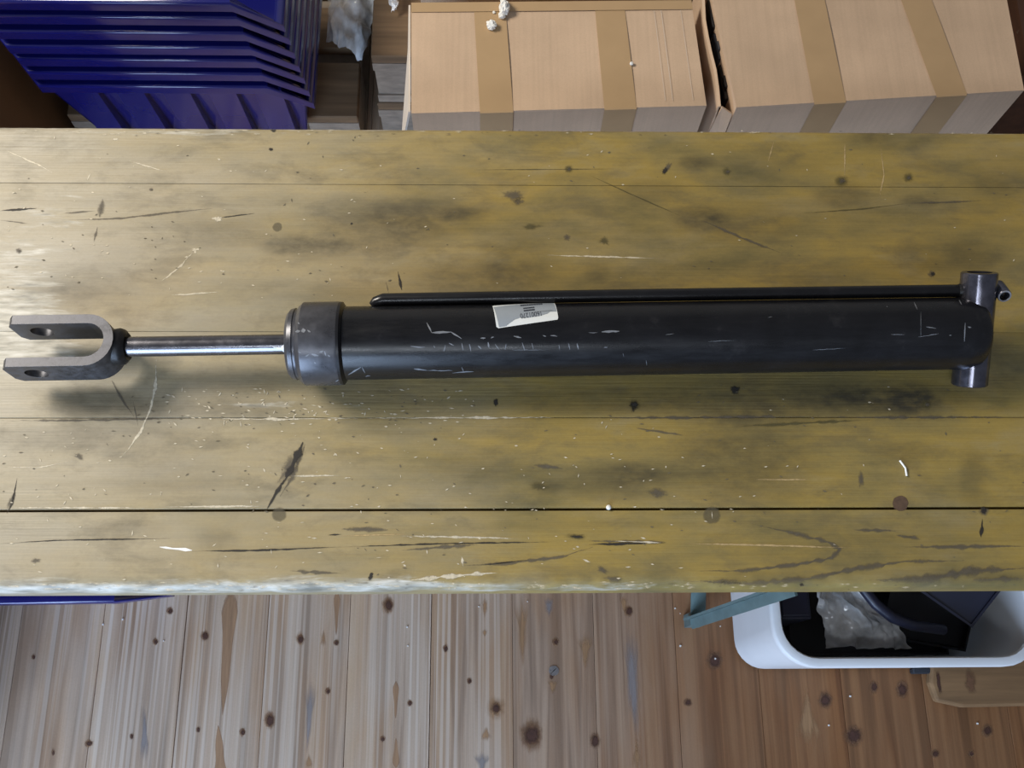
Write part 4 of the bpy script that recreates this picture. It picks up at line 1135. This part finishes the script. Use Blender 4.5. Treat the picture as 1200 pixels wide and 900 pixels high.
# torn front corner tab
tf = MB()
quad_slab(tf, [bp(846, 126, BZ - 0.004), bp(858, 134, BZ - 0.012), bp(856, 134, BZ - 0.012) + Vector((0.005, 0, -0.15)), bp(846, 126, BZ - 0.004) + Vector((-0.012, 0, -0.15))], Vector((0, 0.003, 0)))
tf.build('torn_tab', M['card'], box2, off=of2)
# dark parts showing in the tear
rnd = random.Random(9)
lab_d = ['black plastic part showing at the front of the torn box', 'dark grey plastic part wedged in the middle of the torn box side', 'black plastic part at the far end of the torn box side']
for k, (ax, ay, bx, by) in enumerate(((858, 118, 846, 78), (846, 74, 838, 44), (838, 40, 830, 8))):
    a = bp((ax + 849) / 2 - 1 if k == 0 else ax - 1, ay, BZ - 0.03); d = bp(bx, by, BZ - 0.03)
    mb = MB(); dr = (d - a); L = dr.length; dr.normalize()
    Mx = Matrix.Translation(a) @ dr.to_track_quat('X', 'Z').to_matrix().to_4x4()
    mb.box(0, L, -0.006, 0.006, -0.05, 0.006 + 0.006 * k, Mx); mb.box(L * 0.25, L * 0.6, -0.0065, 0.005, 0.0, 0.014 + 0.005 * (k == 1), Mx)
    tag(bevel(mb.build('plastic_part', M['black_pl'] if k != 1 else M['rubber']), 0.0015, 1), lab_d[k], 'plastic part', 'parts in the torn box')
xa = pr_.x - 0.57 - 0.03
c4 = [Vector((xa - 0.4, 0.80, 0.46)), Vector((xa, 0.82, 0.46)), Vector((xa, 1.45, 0.46)), Vector((xa - 0.4, 1.43, 0.46))]  # box added where only shade lies, its cardboard darkened to suit
M_keep = M['card']; M['card'] = m_card('shade_dark_cardboard', (120, 92, 64))
carton('cardboard_box', c4, 0.46, 'dark brown cardboard box added in place of shade left of the blue bins', 'boxes behind the bench', [(0.45, 0.55, 0.45, 0.55)], None, nf)
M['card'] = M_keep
# another box further back on the pallets
p0 = lerp2(c1, 0.02, 1.0)
c3 = [Vector((c1[3].x + 0.0, pf2.y + 0.06, 0.53)), Vector((c1[3].x + 0.46, pf2.y + 0.06, 0.53)), Vector((c1[3].x + 0.46, pf2.y + 0.36, 0.53)), Vector((c1[3].x, pf2.y + 0.36, 0.53))]
carton('cardboard_box', c3, 0.53 - 0.2895, 'brown cardboard box on the stacked pallets behind the front boxes', 'boxes behind the bench', [(0.45, 0.53, 0.45, 0.53)], None, nf)
# foam crumbs on box 1
def lump(name, px, py, z, r, label, seed, sq=(1, 1, .8)):
    c = bp(px, py, z); bm = bmesh.new(); bmesh.ops.create_icosphere(bm, subdivisions=3, radius=r)
    for q in bm.verts:
        d = q.co.normalized()
        k = 1 + 0.35 * noise.noise(d * 2.2 + Vector((seed, 0, 0))) + 0.22 * noise.noise(d * 5 + Vector((0, seed, 0)))
        q.co = Vector((d.x * sq[0], d.y * sq[1], d.z * sq[2])) * r * k
    mn = min(q.co.z for q in bm.verts)
    me = bpy.data.meshes.new(name); bm.to_mesh(me); bm.free(); me.materials.append(M['foam'])
    o = bpy.data.objects.new(name, me); COL.objects.link(o); o.location = (c.x, c.y, z - mn - 0.001)
    tag(o, label, 'foam piece', 'foam bits on the box'); return o
ZB1 = BZ + 0.0012
lump('foam_piece', 576, 32, ZB1, 0.0078, 'round crumbly white foam bit on the box tape', 1.3)
lump('foam_piece', 591, 12, ZB1, 0.010, 'larger broken white foam bit by the back tape of the box', 4.7, (0.8, 1.3, .9))
lump('foam_piece', 588, 20, ZB1, 0.0055, 'small white foam bit touching the larger broken foam bit', 2.2)
lump('foam_piece', 740, 75, ZB1, 0.0028, 'tiny white foam bit between the right tape and box crease', 6.1)
lump('foam_piece', 579, 15, ZB1, 0.0022, 'tiny white foam grain between the two larger foam bits', 8.4)

# ------------------------------------------------------------------ plastic film, dark board at the far right
def crumple(name, pts, z0, amp, label, cat, mat, seed, nu=26, nv=20, base=None):
    """pts: four world corners"""
    v = []; f = []
    for j in range(nv + 1):
        for i in range(nu + 1):
            u, w_ = i / nu, j / nv
            p = lerp2(pts, u, w_)
            q = Vector((u * 5 + seed, w_ * 5, seed * 2))
            h = amp * (noise.noise(q * 0.7) + 0.5 * abs(noise.noise(Vector((q.x * 2.6, q.y * 0.9, q.z)))) + 0.12 * abs(noise.noise(q * 4.1)))
            e = 0.006 * noise.noise(q * 1.7 + Vector((9, 0, 0)))
            v.append(p + Vector((e, e * 0.7, max(0.001 - 0, h + amp * 0.6) + amp * 1.0 * math.sin(math.pi * u) * math.sin(math.pi * w_))))
    for j in range(nv):
        for i in range(nu):
            a = j * (nu + 1) + i; f.append([a, a + 1, a + nu + 2, a + nu + 1])
    o = build(name, v, f, mat, None, True)
    tag(o, label, cat); return o
zf = PZ + 0.004
crumple('plastic_bag', [bp(386, 62, zf), bp(428, 78, zf), bp(446, 10, zf), bp(386, -40, zf)], zf, 0.04, 'crumpled clear plastic bag lying on the pallet beside the blue bins', 'plastic bag', M['film'], 2.0)
zf = 0.292
crumple('plastic_film', [bp(461, 18, zf), bp(467, 14, zf), bp(468, -20, zf), bp(448, -20, zf)], zf, 0.02, 'twisted strip of clear film on the stacked pallets next to the box', 'plastic film', M['film'], 5.0)
bd = empty('wooden_board', bp(1215, 40, 0.0)); bo = Vector(bd.location)
tag(bd, 'dark brown wooden board on edge with pale screw heads, right of the torn box', 'wooden board')
zt = 0.36
q = [bp(1186, -30, zt), bp(1206, 80, zt), bp(1290, 80, zt), bp(1270, -30, zt)]
mb = MB(); quad_slab(mb, q, Vector((0, 0, -zt)))
mb.build('board', M['darkwood'], bd, off=bo)
for (px, py) in ((1186, 16), (1191, 37), (1199, 70)):
    c = bp(px + 3, py, zt)
    MB().lathe([(0, 0.005), (0.001, 0.005), (0.002, 0.003)], 12, (0, 0, 1), (c.x, c.y, zt + 0.0002)).build('screw_head', M['mk_pale'], bd, off=bo)

# ------------------------------------------------------------------ white bin under the bench with its contents
HB = 0.32
xl = bp(906, 720, HB).x; xr_ = bp(1214, 720, HB).x; yf = bp(1050, 782, HB).y
wb = empty('plastic_tub', ((xl + xr_) / 2, yf + 0.15, 0.0))
tag(wb, 'white plastic tub with rounded corners holding black parts, under the workbench', 'tub')
wo = Vector(wb.location)
def rrect(x0, x1, y0, y1, r, z, n=7):
    P = []
    for (cx, cy, a0) in ((x1 - r, y0 + r, -90), (x1 - r, y1 - r, 0), (x0 + r, y1 - r, 90), (x0 + r, y0 + r, 180)):
        for k in range(n + 1):
            a = R(a0 + 90 * k / n); P.append(Vector((cx + r * math.cos(a), cy + r * math.sin(a), z)))
    return P
y1_ = yf + 0.30
rings = [rrect(xl + 0.013 + 0.02, xr_ - 0.033, yf + 0.028, y1_ - 0.033, 0.04, 0.0), rrect(xl + 0.013, xr_ - 0.013, yf + 0.011, y1_ - 0.013, 0.05, 0.012), rrect(xl + 0.004, xr_ - 0.004, yf + 0.006, y1_ - 0.004, 0.058, HB - 0.02), rrect(xl + 0.003, xr_ - 0.003, yf + 0.005, y1_ - 0.003, 0.058, HB - 0.004),
         rrect(xl + 0.008, xr_ - 0.008, yf + 0.010, y1_ - 0.008, 0.054, HB - 0.003), rrect(xl + 0.010, xr_ - 0.010, yf + 0.012, y1_ - 0.010, 0.052, HB - 0.02), rrect(xl + 0.018, xr_ - 0.018, yf + 0.016, y1_ - 0.018, 0.045, 0.02), rrect(xl + 0.037, xr_ - 0.037, yf + 0.032, y1_ - 0.037, 0.035, 0.006)]
n = len(rings[0]); v = [p for r_ in rings for p in r_]; f = []
for j in range(len(rings) - 1):
    for i in range(n): f.append([j * n + i, j * n + (i + 1) % n, (j + 1) * n + (i + 1) % n, (j + 1) * n + i])
f.append([i for i in range(n)][::-1]); f.append([(len(rings) - 1) * n + i for i in range(n)])
mb = MB(); mb.add(v, f); mb.build('body', M['white_pl'], wb, 40, off=wo)
# rolled rim
def ringloop(rs):
    n = len(rs[0]); v = [p for r_ in rs for p in r_]; f = []; m = len(rs)
    for j in range(m):
        j2 = (j + 1) % m
        for i in range(n): f.append([j * n + i, j * n + (i + 1) % n, j2 * n + (i + 1) % n, j2 * n + i])
    return v, f
v, f = ringloop([rrect(xl - 0.002, xr_ + 0.002, yf, y1_ + 0.002, 0.062, HB - 0.014), rrect(xl - 0.002, xr_ + 0.002, yf, y1_ + 0.002, 0.062, HB - 0.003), rrect(xl + 0.001, xr_ - 0.001, yf + 0.003, y1_ - 0.001, 0.06, HB), rrect(xl + 0.011, xr_ - 0.011, yf + 0.013, y1_ - 0.011, 0.052, HB), rrect(xl + 0.013, xr_ - 0.013, yf + 0.015, y1_ - 0.013, 0.05, HB - 0.004)])
mb = MB(); mb.add(v, f); mb.build('rim', M['white_pl'], wb, 50, off=wo)
# contents
def ribbed_tray(name, M4, L, W, H, mat, label):
    root = empty(name, (0, 0, 0)); root.matrix_world = M4
    tag(root, label, 'plastic part', 'black parts in the white tub')
    MB().box(0, L, 0, W, 0, 0.004).build('plate', mat, root)
    for (x0, x1, y0, y1) in ((0, L, 0, 0.004), (0, L, W - 0.004, W), (0, 0.004, 0.004, W - 0.004), (L - 0.004, L, 0.004, W - 0.004)):
        MB().box(x0, x1, y0, y1, 0.004, H).build('edge', mat, root)
    return root
def frame_from(o_, ex, ey):
    ex = (ex - o_); ey = (ey - o_); ex.normalize(); ez = ex.cross(ey).normalized(); ey = ez.cross(ex)
    return Matrix(((ex.x, ey.x, ez.x, o_.x), (ex.y, ey.y, ez.y, o_.y), (ex.z, ey.z, ez.z, o_.z), (0, 0, 0, 1)))
zi = 0.20
# dark navy box at the left end of the tub
k0 = Vector((xl + 0.024, yf + 0.075, 0.025))
kb = MB().box(0, 0.05, 0, 0.17, 0, 0.245, Matrix.Translation(k0)); kb.box(0.004, 0.046, 0.004, 0.166, 0.245, 0.25, Matrix.Translation(k0))
tag(bevel(kb.build('plastic_box', M['navy_pl']), 0.003), 'upright dark navy plastic box at the end of the white tub', 'plastic box')
ribbed_tray('plastic_tray', frame_from(Vector((xl + 0.20, yf + 0.055, 0.20)), Vector((xl + 0.34, yf + 0.035, 0.17)), Vector((xl + 0.24, yf + 0.2, 0.25))), 0.155, 0.15, 0.012, M['black_pl'], 'black plastic tray lying flat and tilted in the white tub')
ribbed_tray('plastic_cover', frame_from(Vector((xl + 0.185, yf + 0.16, 0.285)), Vector((xl + 0.335, yf + 0.055, 0.265)), Vector((xl + 0.25, yf + 0.25, 0.33))), 0.17, 0.10, 0.008, M['navy_pl'], 'dark slanted plastic panel resting on the black tray in the tub')
ribbed_tray('plastic_tray', frame_from(Vector((xl + 0.085, yf + 0.03, 0.08)), Vector((xl + 0.25, yf + 0.03, 0.08)), Vector((xl + 0.085, yf + 0.2, 0.09))), 0.27, 0.22, 0.03, M['black_pl'], 'wide black plastic tray lying deepest in the white tub')
# curved dark hose
hp = [bp(1012, 690, 0.30), bp(1026, 708, 0.30), bp(1046, 724, 0.295), bp(1070, 733, 0.28), bp(1105, 738, 0.245)]
sm_pts = []
for i in range(len(hp) - 1):
    for t in (0, .33, .66): sm_pts.append(hp[i].lerp(hp[i + 1], t))
sm_pts.append(hp[-1])
tag(MB().tube(sm_pts, 0.0085, 12).build('rubber_hose', M['navy_pl'], None, 60), 'curved dark hose across the black parts in the white tub', 'hose')
crumple('plastic_bag', [bp(966, 760, 0.225), bp(1066, 760, 0.225), bp(1004, 690, 0.25), bp(950, 690, 0.25)], 0.2, 0.022, 'shiny crumpled clear plastic bag on the parts in the white tub', 'plastic bag', M['film'], 3.3, 34, 30)

# teal angle-iron bracket leaning on the tub
tb_ = empty('angle_bracket', bp(815, 730, 0.0)); to_ = Vector(tb_.location)
tag(tb_, 'teal painted angle iron bracket leaning against the white tub', 'bracket')
za, zb_ = 0.02, 0.335
A1 = bp(812, 731, 0.06); A2 = bp(914, 697, HB + 0.075); A3 = bp(818, 690, 0.10)
def bar(b, p, q, up, wd, th):
    d = (q - p).normalized(); s_ = d.cross(up).normalized(); u_ = s_.cross(d).normalized()
    v = []
    for e in (p, q):
        for (a, c) in ((-wd / 2, 0), (wd / 2, 0), (wd / 2, th), (-wd / 2, th)): v.append(e + s_ * a + u_ * c)
    b.add(v, [[0, 1, 2, 3], [7, 6, 5, 4], [0, 4, 5, 1], [1, 5, 6, 2], [2, 6, 7, 3], [3, 7, 4, 0]])
dirn = (A2 - A1).normalized()
upv = Vector((0, 0, 1))
b = MB(); bar(b, A1, A2 + dirn * 0.05, upv, 0.017, 0.004); b.build('diagonal_bar', M['teal'], tb_, off=to_)
side = dirn.cross(upv).normalized()
b = MB(); bar(b, A1 - side * 0.013 + Vector((0, 0, -0.012)), A2 + dirn * 0.05 - side * 0.013 + Vector((0, 0, -0.012)), side, 0.026, 0.004); b.build('diagonal_web', M['teal'], tb_, off=to_)
b = MB(); bar(b, A1 + Vector((0.008, 0, 0)), A3 + Vector((0.006, 0.06, 0)), upv, 0.026, 0.004); b.build('side_bar', M['teal'], tb_, off=to_)
b = MB(); b.box(A1.x - 0.004, A1.x + 0.022, A1.y - 0.002, A1.y + 0.02, 0.0, A1.z + 0.001); b.build('foot', M['teal'], tb_, off=to_)

# wood offcut and dark rubber block on the floor in front of the tub
p_ = [bp(1098, 822, 0.022), bp(1130, 829, 0.022), bp(1260, 826, 0.022), bp(1262, 770, 0.022), bp(1092, 770, 0.022), bp(1090, 800, 0.022)]
mb = MB(); quad_slab(mb, p_, Vector((0, 0, -0.0215)))
oc = empty('wood_offcut', (p_[0].x, p_[0].y, 0.0)); oo = Vector(oc.location)
tag(oc, 'short rough pine board offcut on the floor, partly under the white tub', 'board')
bevel(mb.build('board', M['offcut'], oc, off=oo), 0.005, 2)
for (px, py, w_, h_) in ((1137, 800, 8, 17), (1100, 800, 3, 18)):
    mark('bark_streak', flat_blob(px, py, w_, h_, R(-8), 0.0226, 16, 0.2), [list(range(16))], M['knot_dark'] if px < 1120 else M['knot_mid'], oc, oo)

g0 = bp(1066, 790, 0.0); g1 = bp(1130, 790, 0.0)
tag(bevel(MB().box(g0.x, g1.x, g0.y, g0.y + 0.010, 0.0002, 0.018).build('rubber_block', M['rubber']), 0.002, 1), 'small dark grey rubber block on the floor in front of the white tub', 'rubber block')
